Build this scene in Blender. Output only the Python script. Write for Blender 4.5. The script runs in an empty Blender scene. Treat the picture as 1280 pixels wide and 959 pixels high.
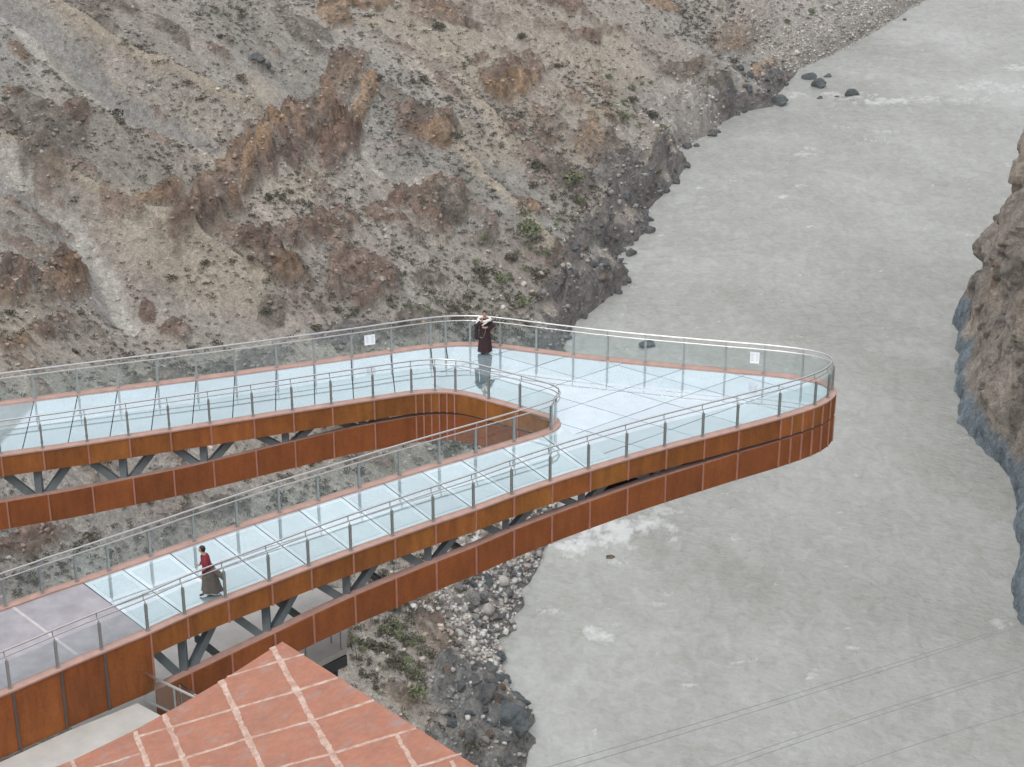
import bpy, bmesh, math, random
import numpy as np
from mathutils import Vector, Matrix

random.seed(7)
RNG = np.random.default_rng(11)
S = bpy.context.scene
COL = S.collection

# ------------------------------------------------------------------ camera
PITCH = math.radians(26.5)
CAMZ = 34.0
FPX = 2588.0                      # focal length in pixels of a 1280 px wide frame
cam = bpy.data.cameras.new('camera')
cam.sensor_width = 36.0
cam.lens = FPX / 1280.0 * 36.0
cam.clip_start = 0.5
cam.clip_end = 6000
cam_o = bpy.data.objects.new('camera', cam)
cam_o.location = (0, 0, CAMZ)
cam_o.rotation_euler = (math.pi / 2 - PITCH, 0, 0)
COL.objects.link(cam_o)
S.camera = cam_o

# ------------------------------------------------------------------ sky, sun, exposure
SUN_EL, SUN_AZ = math.radians(52), math.radians(200)
w = bpy.data.worlds.new('World')
S.world = w
w.use_nodes = True
nt = w.node_tree
nt.nodes.clear()
wo = nt.nodes.new('ShaderNodeOutputWorld')
bg = nt.nodes.new('ShaderNodeBackground')
sky = nt.nodes.new('ShaderNodeTexSky')
sky.sky_type = 'NISHITA'
sky.sun_disc = False
sky.sun_elevation = SUN_EL
sky.sun_rotation = SUN_AZ
sky.air_density = 1.0
sky.dust_density = 3.0
tc = nt.nodes.new('ShaderNodeTexCoord')
mp = nt.nodes.new('ShaderNodeMapping')
mp.inputs['Scale'].default_value = (1, 1, 2.2)
cn = nt.nodes.new('ShaderNodeTexNoise')
cn.inputs['Scale'].default_value = 2.6
cn.inputs['Detail'].default_value = 6
cr = nt.nodes.new('ShaderNodeValToRGB')
cr.color_ramp.elements[0].position = 0.30
cr.color_ramp.elements[0].color = (7.0, 7.3, 7.8, 1)
cr.color_ramp.elements[1].position = 0.72
cr.color_ramp.elements[1].color = (11.5, 11.6, 11.8, 1)
mx = nt.nodes.new('ShaderNodeMix')
mx.data_type = 'RGBA'
mx.inputs[0].default_value = 0.82
nt.links.new(tc.outputs['Generated'], mp.inputs['Vector'])
nt.links.new(mp.outputs[0], cn.inputs['Vector'])
nt.links.new(cn.outputs['Fac'], cr.inputs[0])
nt.links.new(sky.outputs[0], mx.inputs[6])
nt.links.new(cr.outputs[0], mx.inputs[7])
nt.links.new(mx.outputs[2], bg.inputs[0])
bg.inputs[1].default_value = 0.10
nt.links.new(bg.outputs[0], wo.inputs[0])

sl = bpy.data.lights.new('sun', 'SUN')
sl.energy = 0.9
sl.angle = math.radians(18)
sl.color = (1.0, 0.97, 0.93)
so = bpy.data.objects.new('sun', sl)
COL.objects.link(so)
sd = Vector((math.sin(SUN_AZ) * math.cos(SUN_EL), math.cos(SUN_AZ) * math.cos(SUN_EL), math.sin(SUN_EL)))
so.rotation_euler = sd.to_track_quat('Z', 'Y').to_euler()
S.view_settings.view_transform = 'Standard'
S.view_settings.look = 'None'
S.view_settings.gamma = 1
S.view_settings.use_curve_mapping = False
S.view_settings.exposure = 0.66

# ------------------------------------------------------------------ noise
def _hash(ix, iy, seed):
    h = (ix.astype(np.int64) * 374761393 + iy.astype(np.int64) * 668265263 + seed * 974711) & 0xFFFFFFFF
    h = ((h ^ (h >> 13)) * 1274126177) & 0xFFFFFFFF
    return ((h ^ (h >> 16)) & 0xFFFF) / 65535.0

def vnoise(x, y, seed=0):
    ix = np.floor(x); iy = np.floor(y)
    fx = x - ix; fy = y - iy
    ux = fx * fx * fx * (fx * (fx * 6 - 15) + 10); uy = fy * fy * fy * (fy * (fy * 6 - 15) + 10)
    a = _hash(ix, iy, seed); b = _hash(ix + 1, iy, seed)
    c = _hash(ix, iy + 1, seed); d = _hash(ix + 1, iy + 1, seed)
    return (a + (b - a) * ux + (c - a) * uy + (a - b - c + d) * ux * uy) * 2 - 1

def fbm(x, y, seed=0, octv=4, gain=0.5, ridged=False):
    s = 0.0; amp = 1.0; tot = 0.0
    cs, sn = 0.8, 0.6
    for o in range(octv):
        n = vnoise(x, y, seed + o * 17)
        if ridged: n = 1 - 2 * np.abs(n)
        s = s + n * amp; tot += amp; amp *= gain
        x, y = (x * cs - y * sn) * 2.03 + 3.1, (x * sn + y * cs) * 2.03 + 1.7
    return s / tot

def sstep(a, b, x):
    t = np.clip((x - a) / (b - a), 0, 1)
    return t * t * (3 - 2 * t)

# ------------------------------------------------------------------ photograph point -> place
CT, ST = math.cos(PITCH), math.sin(PITCH)
def ray(px, py):
    u, v = px - 640.0, 479.5 - py
    return np.array([u, FPX * CT + v * ST, -FPX * ST + v * CT])

def on_z(px, py, z=0.0):
    r = ray(px, py)
    t = (z - CAMZ) / r[2]
    return np.array([r[0] * t, r[1] * t, z])

WZ = -70.0
bank_px = [(640, 1150), (648, 1040), (652, 952), (660, 926), (653, 913), (664, 902), (647, 874), (627, 858), (622, 820), (617, 801), (640, 789),
           (636, 775), (651, 757), (645, 743), (664, 718), (670, 704), (690, 640), (697, 580), (690, 520), (690, 470), (699, 437),
           (716, 402), (745, 382), (782, 350), (768, 338), (768, 318), (804, 289), (799, 269), (834, 234), (857, 207), (841, 188), (868, 178), (893, 166),
           (899, 154), (924, 141), (962, 133), (970, 117), (998, 86), (1053, 62), (1112, 27), (1155, 0), (1235, -50), (1340, -110), (1500, -190)]
BK = np.array([on_z(x, y, WZ)[:2] for x, y in bank_px])
BK = BK[np.argsort(BK[:, 1])]
BY = np.concatenate([[40], BK[:, 1], [900, 1600]])
BX = np.concatenate([[BK[0, 0] - 4], BK[:, 0], [BK[-1, 0] + 90, BK[-1, 0] + 500]])

def bank_x(Y):
    return np.interp(Y, BY, BX)
# a smooth version for what lies higher up the hill
_yy = np.linspace(40, 1600, 1561)
_k = np.exp(-0.5 * (np.arange(-60, 61) / 22.0) ** 2); _k /= _k.sum()
_bs = np.convolve(np.pad(np.interp(_yy, BY, BX), 60, mode='edge'), _k, mode='valid')
def bank_s(Y):
    return np.interp(Y, _yy, _bs)

def dist_left(X, Y):
    db = bank_x(Y) - X
    ds = bank_s(Y) - X
    k = sstep(3, 18, ds)
    return db * (1 - k) + ds * k

def base_height(X, Y):
    d = dist_left(X, Y)
    z = WZ + np.where(d < 0, d * 0.6, 0.0)
    dp = np.maximum(d, 0)
    z = z + 2.2 * (1 - np.exp(-dp / 1.6)) + 0.60 * dp
    # the mountain side steepens high above the gorge
    z = z + 0.55 * np.maximum(dp - 110, 0) * sstep(110, 170, dp)
    # broad spurs running down to the river
    big = fbm(X / 42.0 + 3, Y / 30.0, 5, 3)
    z = z + big * 5.0 * sstep(4, 40, dp)
    # the shoulder the buildings stand on
    rx = np.maximum(X + 10.0, 0); ry = np.maximum(Y - 61.0, 0)
    r = np.sqrt(rx * rx + ry * ry)
    z = np.maximum(z, -7.0 - 2.1 * r + fbm(X / 5, Y / 5, 31, 3) * 1.2 * sstep(1, 8, r))
    return z

def on_ground(px, py, t0=75.0, t1=900.0):
    r = ray(px, py); r = r / r[1]
    ys = np.linspace(t0, t1, 6000)
    zs = CAMZ + r[2] * ys
    hs = np.maximum(base_height(r[0] * ys, ys), WZ)
    i = int(np.argmax(zs < hs))
    y = ys[i] if i else t1
    return np.array([r[0] * y, y, hs[i]])

# ------------------------------------------------------------------ outcrops and gullies (places on the slope)
#  (x, y, half length, half width, direction dx dy, kind, relief)
rocks_px = [
 (165, 205, 130, 52, .8, .6, 'S', 0), (330, 62, 120, 42, .78, .6, 'S', 0), (40, 310, 70, 26, .75, .65, 'S', 0), (95, 95, 60, 30, .8, .6, 'S', 0), (590, 240, 60, 40, .8, .5, 'S', 0),
 (560, 60, 110, 40, .85, .5, 'P', 0), (250, 350, 120, 40, .85, .5, 'P', 0), (600, 190, 60, 30, .8, .5, 'P', 0), (760, 70, 90, 40, .9, .3, 'P', 0), (380, 240, 60, 24, .9, -.2, 'P', 0), (330, 120, 60, 24, .8, .5, 'P', 0), (20, 400, 60, 36, .9, .3, 'P', 0),
 (300, 222, 92, 36, .78, -.62, 'R', 2.6), (330, 205, 60, 12, .62, -.78, 'O', 1.6), (198, 268, 30, 13, .75, -.66, 'O', 1.4), (215, 250, 26, 14, .5, -.86, 'R', 1.5),
 (386, 150, 45, 18, .85, -.52, 'R', 1.6), (398, 192, 55, 20, .85, -.5, 'R', 2.0), (430, 105, 50, 24, .5, -.86, 'R', 2.2),
 (440, 165, 60, 13, .55, -.83, 'O', 1.6), (422, 190, 45, 20, .6, -.8, 'R', 1.8), (534, 172, 44, 24, .9, .3, 'R', 2.2), (540, 182, 34, 13, .9, .3, 'O', 1.0),
 (634, 105, 52, 28, .95, -.2, 'R', 1.8), (640, 118, 36, 14, .95, -.1, 'O', .8), (600, 80, 20, 10, .8, -.5, 'R', .8), (548, 262, 56, 32, .95, -.1, 'R', 2.4), (560, 268, 34, 22, 1, 0, 'D', 1.4), (478, 270, 30, 16, 1, -.1, 'R', 1.0),
 (420, 285, 46, 20, .9, -.3, 'R', 1.6), (420, 20, 28, 24, .6, .8, 'O', 1.5), (468, 8, 36, 16, 1, 0, 'O', 1.2),
 (102, 32, 38, 27, .9, .3, 'D', 1.0), (52, 180, 66, 44, .8, .5, 'D', 1.4), (98, 150, 22, 15, .6, .8, 'R', .8), (27, 74, 18, 15, .7, .7, 'R', 1.0), (20, 130, 16, 10, 1, 0, 'R', .7),
 (18, 364, 32, 26, .9, -.4, 'R', 2.2), (80, 362, 32, 30, .7, -.7, 'R', 2.2), (94, 350, 26, 10, .6, -.8, 'O', 1.2), (66, 415, 34, 12, 1, 0, 'R', 1.0), (20, 430, 24, 14, .8, -.5, 'O', 1.0),
 (216, 424, 26, 14, 1, 0, 'R', 1.3), (185, 396, 14, 10, .6, .8, 'R', .8), (353, 346, 44, 34, .9, .2, 'R', 1.9), (362, 352, 24, 20, .3, .95, 'O', 1.0),
 (458, 352, 48, 34, .9, .4, 'R', 2.0), (538, 354, 24, 13, 1, 0, 'D', 1.4), (340, 408, 20, 12, 1, 0, 'D', 1.2), (392, 392, 22, 8, .9, .4, 'D', .8),
 (244, 297, 20, 13, .5, -.86, 'R', 1.0), (320, 309, 28, 16, .9, -.3, 'R', 1.2), (372, 298, 34, 22, .9, -.3, 'R', 1.4), (290, 330, 20, 10, .9, .2, 'R', .8),
 (600, 305, 26, 12, 1, -.2, 'D', .8), (645, 165, 14, 14, .2, 1, 'R', .8), (752, 186, 40, 28, .7, .6, 'B', 1.2), (712, 224, 40, 16, .8, .55, 'D', 1.2),
 (925, 46, 52, 22, .85, -.5, 'B', 1.6), (882, 128, 42, 26, .8, -.35, 'D', 3.2), (832, 176, 12, 16, .2, 1, 'D', 1.8), (830, 8, 34, 9, .9, .35, 'O', .6), (700, 6, 30, 9, 1, .3, 'R', .8),
 (730, 45, 26, 8, .95, .1, 'R', .6), (860, 90, 36, 12, .9, -.2, 'B', .8), (955, 88, 20, 12, .9, -.4, 'O', 1.2), (700, 330, 20, 10, .9, -.4, 'B', .6),
 (740, 300, 52, 26, .62, -.78, 'K', 3.2), (742, 368, 52, 24, .88, -.45, 'K', 3.4), (800, 240, 62, 22, .75, -.65, 'K', 2.6), (838, 206, 26, 15, .9, -.3, 'K', 1.8),
 (770, 215, 44, 20, .85, -.4, 'K', 1.6), (720, 400, 40, 16, .9, -.3, 'K', 2.4), (690, 372, 30, 14, .8, -.5, 'K', 1.4), (650, 480, 60, 60, 1, 0, 'K', 1.4), (660, 600, 40, 90, 0, 1, 'K', 1.4),
 (605, 905, 62, 60, .5, .86, 'N', 1.3), (560, 870, 50, 34, .7, .7, 'N', 1.6), (585, 845, 44, 36, .5, .86, 'N', 1.3), (545, 790, 34, 22, .5, .86, 'B', 1.8), (530, 760, 26, 18, .7, .7, 'B', 1.2), (500, 870, 30, 14, .8, .6, 'B', .9),
 (600, 960, 70, 50, .5, .8, 'N', 1.3),
 (32, 684, 60, 20, .95, -.3, 'R', 1.4), (260, 640, 60, 14, .95, -.25, 'D', 1.0), (440, 560, 60, 30, 1, -.2, 'D', 1.2),
 (300, 470, 70, 26, .97, -.2, 'K', .9), (190, 492, 50, 18, .97, -.2, 'D', .7), (440, 425, 50, 24, .97, -.2, 'K', .8), (520, 405, 40, 20, .95, -.2, 'D', .8),
 (155, 12, 30, 10, .9, .4, 'D', .6), (210, 40, 30, 12, .8, .5, 'D', .5), (325, 88, 18, 7, .95, .2, 'D', 1.6), (376, 35, 46, 16, .8, .5, 'D', .6),
 (560, 20, 40, 10, .9, .3, 'R', .5), (680, 175, 20, 8, .9, .2, 'R', .5), (660, 265, 30, 12, .9, .3, 'R', .4),
]
ROCKS = []
for (px, py, a, b, dx, dy, kind, rel) in rocks_px:
    n = math.hypot(dx, dy); dx /= n; dy /= n
    if kind == 'K' and py < 520: b *= .72
    c = on_ground(px, py)
    e1 = on_ground(px + dx * a * .5, py + dy * a * .5) - on_ground(px - dx * a * .5, py - dy * a * .5)
    e2 = on_ground(px - dy * b * .5, py + dx * b * .5) - on_ground(px + dy * b * .5, py - dx * b * .5)
    M = np.array([[e1[0], e2[0]], [e1[1], e2[1]]])
    if abs(np.linalg.det(M)) < 1e-3: continue
    ROCKS.append((c, np.linalg.inv(M), kind, rel, max(np.abs(M).sum(1))))

paths_px = [  # pale chutes and sandy crests: points, half width in metres, kind
 ([(10, 20), (60, 55), (110, 98), (150, 130), (205, 160), (262, 185)], 1.5, 'G'),
 ([(-20, 5), (22, 42), (43, 64), (67, 84), (100, 108), (134, 128), (170, 150)], .95, 'W'),
 ([(40, 20), (90, 55), (150, 92), (215, 122), (280, 150), (320, 170)], 1.3, 'T'),
 ([(-20, 192), (50, 225), (120, 268), (175, 298), (240, 322), (330, 375)], .9, 'T'),
 ([(-20, 205), (40, 236), (80, 275), (112, 316), (138, 352), (158, 402)], 1.3, 'W'),
 ([(-10, 230), (40, 262), (74, 300), (110, 350), (140, 400)], 1.1, 'G'),
 ([(450, 40), (520, 60), (560, 80), (600, 140), (640, 190)], 1.6, 'T'),
 ([(560, 180), (600, 230), (640, 270), (690, 320)], 1.5, 'T'),
 ([(455, 190), (470, 215), (500, 228), (560, 225)], .9, 'W'),
 ([(840, 110), (852, 140), (872, 168), (893, 172)], 1.7, 'W'),
 ([(700, 120), (740, 150), (770, 160)], 1.2, 'T'),
]
PATHS = []
for pts, wd, kind in paths_px:
    P = np.array([on_ground(x, y)[:2] for x, y in pts])
    PATHS.append((P, wd, kind))

# --- colours of the ground's materials (albedo)
CC = dict(scree=(.352, .320, .282), R=(.200, .138, .108), O=(.285, .195, .125), D=(.178, .155, .128), B=(.212, .170, .135), K=(.178, .166, .158), N=(.215, .215, .208),
          W=(.46, .435, .395), G=(.275, .268, .258), T=(.395, .345, .275))
CC = {k: np.array(v) * (1.34 if k in ('scree', 'T', 'W', 'G') else 1.30) for k, v in CC.items()}

def seg_dist(X, Y, P):
    best = np.full(X.shape, 1e9)
    for i in range(len(P) - 1):
        a, b = P[i], P[i + 1]
        ab = b - a
        t = np.clip(((X - a[0]) * ab[0] + (Y - a[1]) * ab[1]) / (ab @ ab), 0, 1)
        best = np.minimum(best, np.hypot(X - a[0] - t * ab[0], Y - a[1] - t * ab[1]))
    return best

def ground(X, Y):
    """height, colour, rock amount for arrays of plan coordinates"""
    sh = X.shape
    X = X.ravel().astype(float); Y = Y.ravel().astype(float)
    d = dist_left(X, Y)
    z = base_height(X, Y)
    # runnels down the slope
    wx = X + fbm(X / 9, Y / 9, 3, 2) * 3
    wy = Y + fbm(X / 9 + 7, Y / 9, 4, 2) * 3
    up = sstep(2, 14, d)
    z += fbm(wy / 7 + wx / 22, wx / 30, 21, 3, ridged=True) * .85 * up
    z += fbm(X / 3.1, Y / 3.1, 41, 4) * .38 * up
    z += fbm(X / .9, Y / .9, 47, 3) * .10
    col = np.empty((X.size, 3)); col[:] = CC['scree']
    n1 = fbm(X / 13, Y / 13, 61, 4); n2 = fbm(X / 2.2, Y / 2.2, 67, 4); n3 = fbm(X / 30, Y / 22, 71, 3)
    col *= (1 + .20 * n1 + .16 * n2)[:, None]
    col += np.outer(sstep(.0, .45, n3), np.array([.02, .008, -.008]))
    col += np.outer(sstep(.05, .45, -n3), np.array([-.02, .0, .014]))
    pinkish = sstep(.15, .5, fbm(X / 7, Y / 7, 77, 3))
    col = col * (1 - .35 * pinkish[:, None]) + np.array([.38, .31, .275]) * (.35 * pinkish[:, None])
    # soft zones of finer, greyer scree and of pale sand
    for (c, Mi, kind, rel, R) in ROCKS:
        if kind not in 'SP': continue
        m = np.where((np.abs(X - c[0]) < R * 1.9 + 2) & (np.abs(Y - c[1]) < R * 1.9 + 2))[0]
        if not len(m): continue
        q = Mi @ np.stack([X[m] - c[0], Y[m] - c[1]])
        rr = np.hypot(q[0], q[1]) + .4 * fbm(X[m] / 5, Y[m] / 5, 101, 4)
        kc = (1 - sstep(.55, 1.05, rr))[:, None] * .62
        cc = np.array([.345, .325, .285] if kind == 'S' else [.52, .46, .37]) * (1 + .12 * n2[m] + .1 * n1[m])[:, None]
        col[m] = col[m] * (1 - kc) + cc * kc
    # chutes
    for P, wd, kind in PATHS:
        lo = P.min(0) - 8; hi = P.max(0) + 8
        m = np.where((X > lo[0]) & (X < hi[0]) & (Y > lo[1]) & (Y < hi[1]))[0]
        if not len(m): continue
        ds = seg_dist(X[m], Y[m], P) + fbm(X[m] / 3, Y[m] / 3, 91, 3) * .45 * wd
        k = (1 - sstep(wd * .5, wd * 1.1, ds)) * (.92 if kind != 'G' else .7)
        z[m] += (-.35 if kind in 'WG' else .55) * k
        cc = CC[kind] * (1 + .13 * n2[m])[:, None]
        col[m] = col[m] * (1 - k[:, None]) + cc * k[:, None]
    for (P, wd, kind), hh in zip(PATHS, (-.6, -1.0, 3.0, 3.4, -1.3, -.6, 1.2, 1.6, -.5, -.3, 1.2)):
        wd2 = 4.5 if hh > 0 else 2.2
        lo = P.min(0) - 22; hi = P.max(0) + 22
        m = np.where((X > lo[0]) & (X < hi[0]) & (Y > lo[1]) & (Y < hi[1]))[0]
        if not len(m): continue
        ds = seg_dist(X[m], Y[m], P)
        z[m] += hh * (np.exp(-ds / wd2) if hh > 0 else np.exp(-(ds / wd2) ** 2)) * (1 + .3 * n1[m])
    # scattered small outcrops
    rk = np.zeros(X.size)
    so_ = fbm(X / 4.2, Y / 3.2, 131, 4) + .35 * fbm(X / 25, Y / 25, 137, 2)
    k = sstep(.36, .50, so_) * sstep(3, 10, d)
    cr_ = np.where((fbm(X / 11, Y / 11, 141, 2) > -.15)[:, None], CC['R'] * 1.15, CC['D'] * 1.25) * (1 + .3 * n2)[:, None]
    col = col * (1 - .62 * k[:, None]) + cr_ * .62 * k[:, None]
    z += k * (.35 + .6 * np.abs(fbm(X / 1.3, Y / 1.3, 151, 3, ridged=True)))
    rk = np.maximum(rk, k * .7)
    # bedrock outcrops, with tilted beds
    th = math.radians(-17)
    st = (X * math.cos(th) + Y * math.sin(th))
    for (c, Mi, kind, rel, R) in ROCKS:
        if kind in 'SP': continue
        m = np.where((np.abs(X - c[0]) < R * 1.9 + 2) & (np.abs(Y - c[1]) < R * 1.9 + 2))[0]
        if not len(m): continue
        x, y = X[m], Y[m]
        q = Mi @ np.stack([x - c[0], y - c[1]])
        rr = np.hypot(q[0], q[1]) + .48 * fbm(x / 2.6, y / 2.6, 101, 4) + .22 * fbm(x / 9, y / 9, 103, 2)
        k = 1 - sstep(.72, 1.0, rr)
        kc = ((1 - sstep(.78, 1.0, rr)) * .84) if kind != 'N' else (1 - sstep(.45, 1.15, rr)) * .85
        sx, sy = st[m] + fbm(x / 3, y / 3, 107, 3) * 1.1, (-x * math.sin(th) + y * math.cos(th))
        beds = fbm(sx / 1.1, sy / 5.5, 109, 4)
        crag = fbm(x / 2.8, y / 2.8, 113, 5, .5, ridged=True)
        ph = sx / 1.9 + .25 * fbm(x / 1.2, y / 1.2, 115, 3); ph2 = sx / .62 + .5 * fbm(x / .9, y / .9, 116, 2)
        saw = (ph - np.floor(ph)); saw = saw * (1 - sstep(.82, 1.0, saw)); saw2 = (ph2 - np.floor(ph2)); saw2 = saw2 * (1 - sstep(.75, 1.0, saw2))
        lay = (1.0 if kind in 'RO' else .35) * sstep(-.35, .2, fbm(x / 6, sy / 6, 118, 2))
        if kind in 'KDBN': crag = crag * 1.25; beds = beds * .6
        z[m] += k * rel * .85 * (.40 + .40 * crag + .26 * beds + lay * (.50 * saw + .16 * saw2 - .2))
        cc = CC[kind] * (1 + .34 * beds + .26 * fbm(x / .8, y / .8, 117, 3))[:, None]
        bid = np.floor(ph); hb1 = _hash(bid, bid * 0 + 3, 5); hb2 = _hash(bid, bid * 0 + 9, 8)
        if kind in 'ROB':
            cc = cc * (.66 + .66 * hb1)[:, None]
            tn = ((hb2 > .66) * .55)[:, None]; cc = cc * (1 - tn) + CC['O'] * (.8 + .4 * hb1)[:, None] * tn
        if kind == 'R':
            o = sstep(.1, .6, fbm(x / 3.3 + 9, y / 2.2, 119, 3)) * .3
            cc = cc * (1 - o[:, None]) + CC['O'] * (1 + .3 * beds)[:, None] * o[:, None]
            dd = sstep(.1, .5, fbm(x / 2.5 + 40, y / 2.5, 120, 3)) * .55
            cc = cc * (1 - dd[:, None]) + CC['D'] * dd[:, None]
        # sand caught on the ledges
        sand = sstep(.18, .5, fbm(x / 1.7 + 20, y / 1.7, 121, 4)) * (.6 if kind in 'RDB' else .25)
        cc = cc * (1 - sand[:, None]) + CC['scree'] * .92 * sand[:, None]
        col[m] = col[m] * (1 - kc[:, None]) + cc * kc[:, None]
        rk[m] = np.maximum(rk[m], k)
    # the river's edge: dark scoured rock, or shingle upstream
    shing = sstep(312, 330, Y) * (1 - sstep(9, 15, d)) + sstep(262, 268, Y) * (1 - sstep(285, 290, Y)) * (1 - sstep(7, 11, d)) * .0
    cv = on_z(868, 172, WZ)[1]; shing = np.maximum(shing, (1 - sstep(5, 9, np.abs(Y - cv) + 1.5 * n1)) * (1 - sstep(6, 10, d)))
    rub = sstep(148, 156, Y) * (1 - sstep(176, 186, Y)) * (1 - sstep(6, 10, d + 2 * n1)) 
    edge = (1 - sstep(.9, 2.6, d + 2.2 * n2 + 1.4 * n1)) * (1 - .75 * shing)
    ce = np.where((Y < 190)[:, None], CC['N'], CC['K']) * (1 + .35 * n2)[:, None] + np.outer(sstep(0, .4, n1), [.02, .014, .012])
    sc = np.array([.49, .45, .41]) * (1 + .22 * n2 + .25 * fbm(X / .7, Y / .7, 163, 2))[:, None]
    shl = np.clip(np.maximum(shing, rub * .75), 0, 1)[:, None]
    col = col * (1 - shl) + sc * shl
    col = col * (1 - edge[:, None]) + ce * edge[:, None]
    z += edge * (d > -1) * 1.0 * (.2 + np.abs(fbm(X / 2.0, Y / 2.0, 171, 4, .55, ridged=True)))
    rk = np.maximum(rk, edge)
    z = np.where(d < -.4, np.minimum(z, WZ - .6 + .9 * np.clip(fbm(X / 2, Y / 2, 173, 2), 0, 1)), z)
    return z.reshape(sh), np.clip(col, .04, .62).reshape(sh + (3,)), rk.reshape(sh), d.reshape(sh)

# ------------------------------------------------------------------ object helpers
def put(name, me, parent=None, mats=(), smooth=False):
    o = bpy.data.objects.new(name, me)
    COL.objects.link(o)
    for m in mats: me.materials.append(m)
    if parent: o.parent = parent
    if smooth: me.polygons.foreach_set('use_smooth', [True] * len(me.polygons))
    return o

def tag(o, label=None, cat=None, group=None, kind=None):
    if label: o['label'] = label
    if cat: o['category'] = cat
    if group: o['group'] = group
    if kind: o['kind'] = kind
    return o

def empty(name, loc, label, cat, group=None, rz=0.0):
    o = bpy.data.objects.new(name, None)
    o.empty_display_size = .3
    o.location = loc
    o.rotation_euler = (0, 0, rz)
    COL.objects.link(o)
    return tag(o, label, cat, group)

class MB:
    """collects polygons with a material index"""
    def __init__(s): s.v = []; s.f = []; s.m = []
    def poly(s, pts, mi=0):
        i = len(s.v); s.v += [tuple(p) for p in pts]; s.f.append(tuple(range(i, i + len(pts)))); s.m.append(mi)
    def quads(s, V, F, mi=0):
        i = len(s.v); s.v += [tuple(p) for p in V]
        for f in F: s.f.append(tuple(i + a for a in f)); s.m.append(mi)
    def box(s, c, size, ax=None, mi=0):
        ax = ax if ax is not None else np.eye(3)
        c = np.array(c, float); h = np.array(size, float) / 2
        V = [c + ax[0] * h[0] * a + ax[1] * h[1] * b + ax[2] * h[2] * e for a in (-1, 1) for b in (-1, 1) for e in (-1, 1)]
        s.quads(V, [(0, 1, 3, 2), (4, 6, 7, 5), (0, 4, 5, 1), (2, 3, 7, 6), (0, 2, 6, 4), (1, 5, 7, 3)], mi)
    def beam(s, a, b, wd, ht, mi=0, up=(0, 0, 1)):
        a = np.array(a, float); b = np.array(b, float); t = b - a; L = np.linalg.norm(t); t /= L
        u = np.array((1.0, 0, 0) if abs(t[2]) > .97 else up, float); sd = np.cross(t, u); sd /= np.linalg.norm(sd); u = np.cross(sd, t)
        s.box((a + b) / 2, (L, wd, ht), np.array([t, sd, u]), mi)
    def tube(s, P, r, n=8, mi=0, close=False, cap=True):
        P = np.array(P, float); N = len(P)
        T = np.gradient(P, axis=0); T /= np.linalg.norm(T, axis=1)[:, None]
        V = []
        for p, t in zip(P, T):
            u = np.array([0, 0, 1.0]) if abs(t[2]) < .9 else np.array([1.0, 0, 0])
            a = np.cross(t, u); a /= np.linalg.norm(a); b = np.cross(a, t)
            for k in range(n):
                q = 2 * math.pi * k / n
                V.append(p + (r[len(V) // n] if np.ndim(r) else r) * (a * math.cos(q) + b * math.sin(q)))
        F = [(i * n + k, i * n + (k + 1) % n, (i + 1) * n + (k + 1) % n, (i + 1) * n + k) for i in range(N - 1) for k in range(n)]
        if cap: F += [tuple(range(n))[::-1], tuple((N - 1) * n + k for k in range(n))]
        s.quads(V, F, mi)
    def mesh(s, name):
        me = bpy.data.meshes.new(name)
        me.from_pydata(s.v, [], s.f)
        me.polygons.foreach_set('material_index', s.m)
        me.update()
        return me
    def build(s, name, mats, parent=None, smooth=False):
        return put(name, s.mesh(name), parent, mats, smooth)

def grid_mesh(name, V, nu, nv, cols=None, extra=None):
    """V is (nu*nv,3), row-major in u"""
    me = bpy.data.meshes.new(name)
    idx = np.arange(nu * nv).reshape(nu, nv)
    F = np.stack([idx[:-1, :-1], idx[:-1, 1:], idx[1:, 1:], idx[1:, :-1]], -1).reshape(-1, 4)
    me.vertices.add(len(V)); me.vertices.foreach_set('co', V.astype(np.float32).ravel())
    me.loops.add(F.size); me.loops.foreach_set('vertex_index', F.astype(np.int32).ravel())
    me.polygons.add(len(F))
    me.polygons.foreach_set('loop_start', np.arange(0, F.size, 4, dtype=np.int32))
    me.polygons.foreach_set('use_smooth', np.ones(len(F), bool))
    me.update(calc_edges=True); me.validate()
    if cols is not None:
        at = me.attributes.new('col', 'FLOAT_COLOR', 'POINT')
        at.data.foreach_set('color', np.concatenate([cols, np.ones((len(cols), 1))], 1).astype(np.float32).ravel())
    for k, v in (extra or {}).items():
        at = me.attributes.new(k, 'FLOAT', 'POINT')
        at.data.foreach_set('value', v.astype(np.float32).ravel())
    return me

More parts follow.
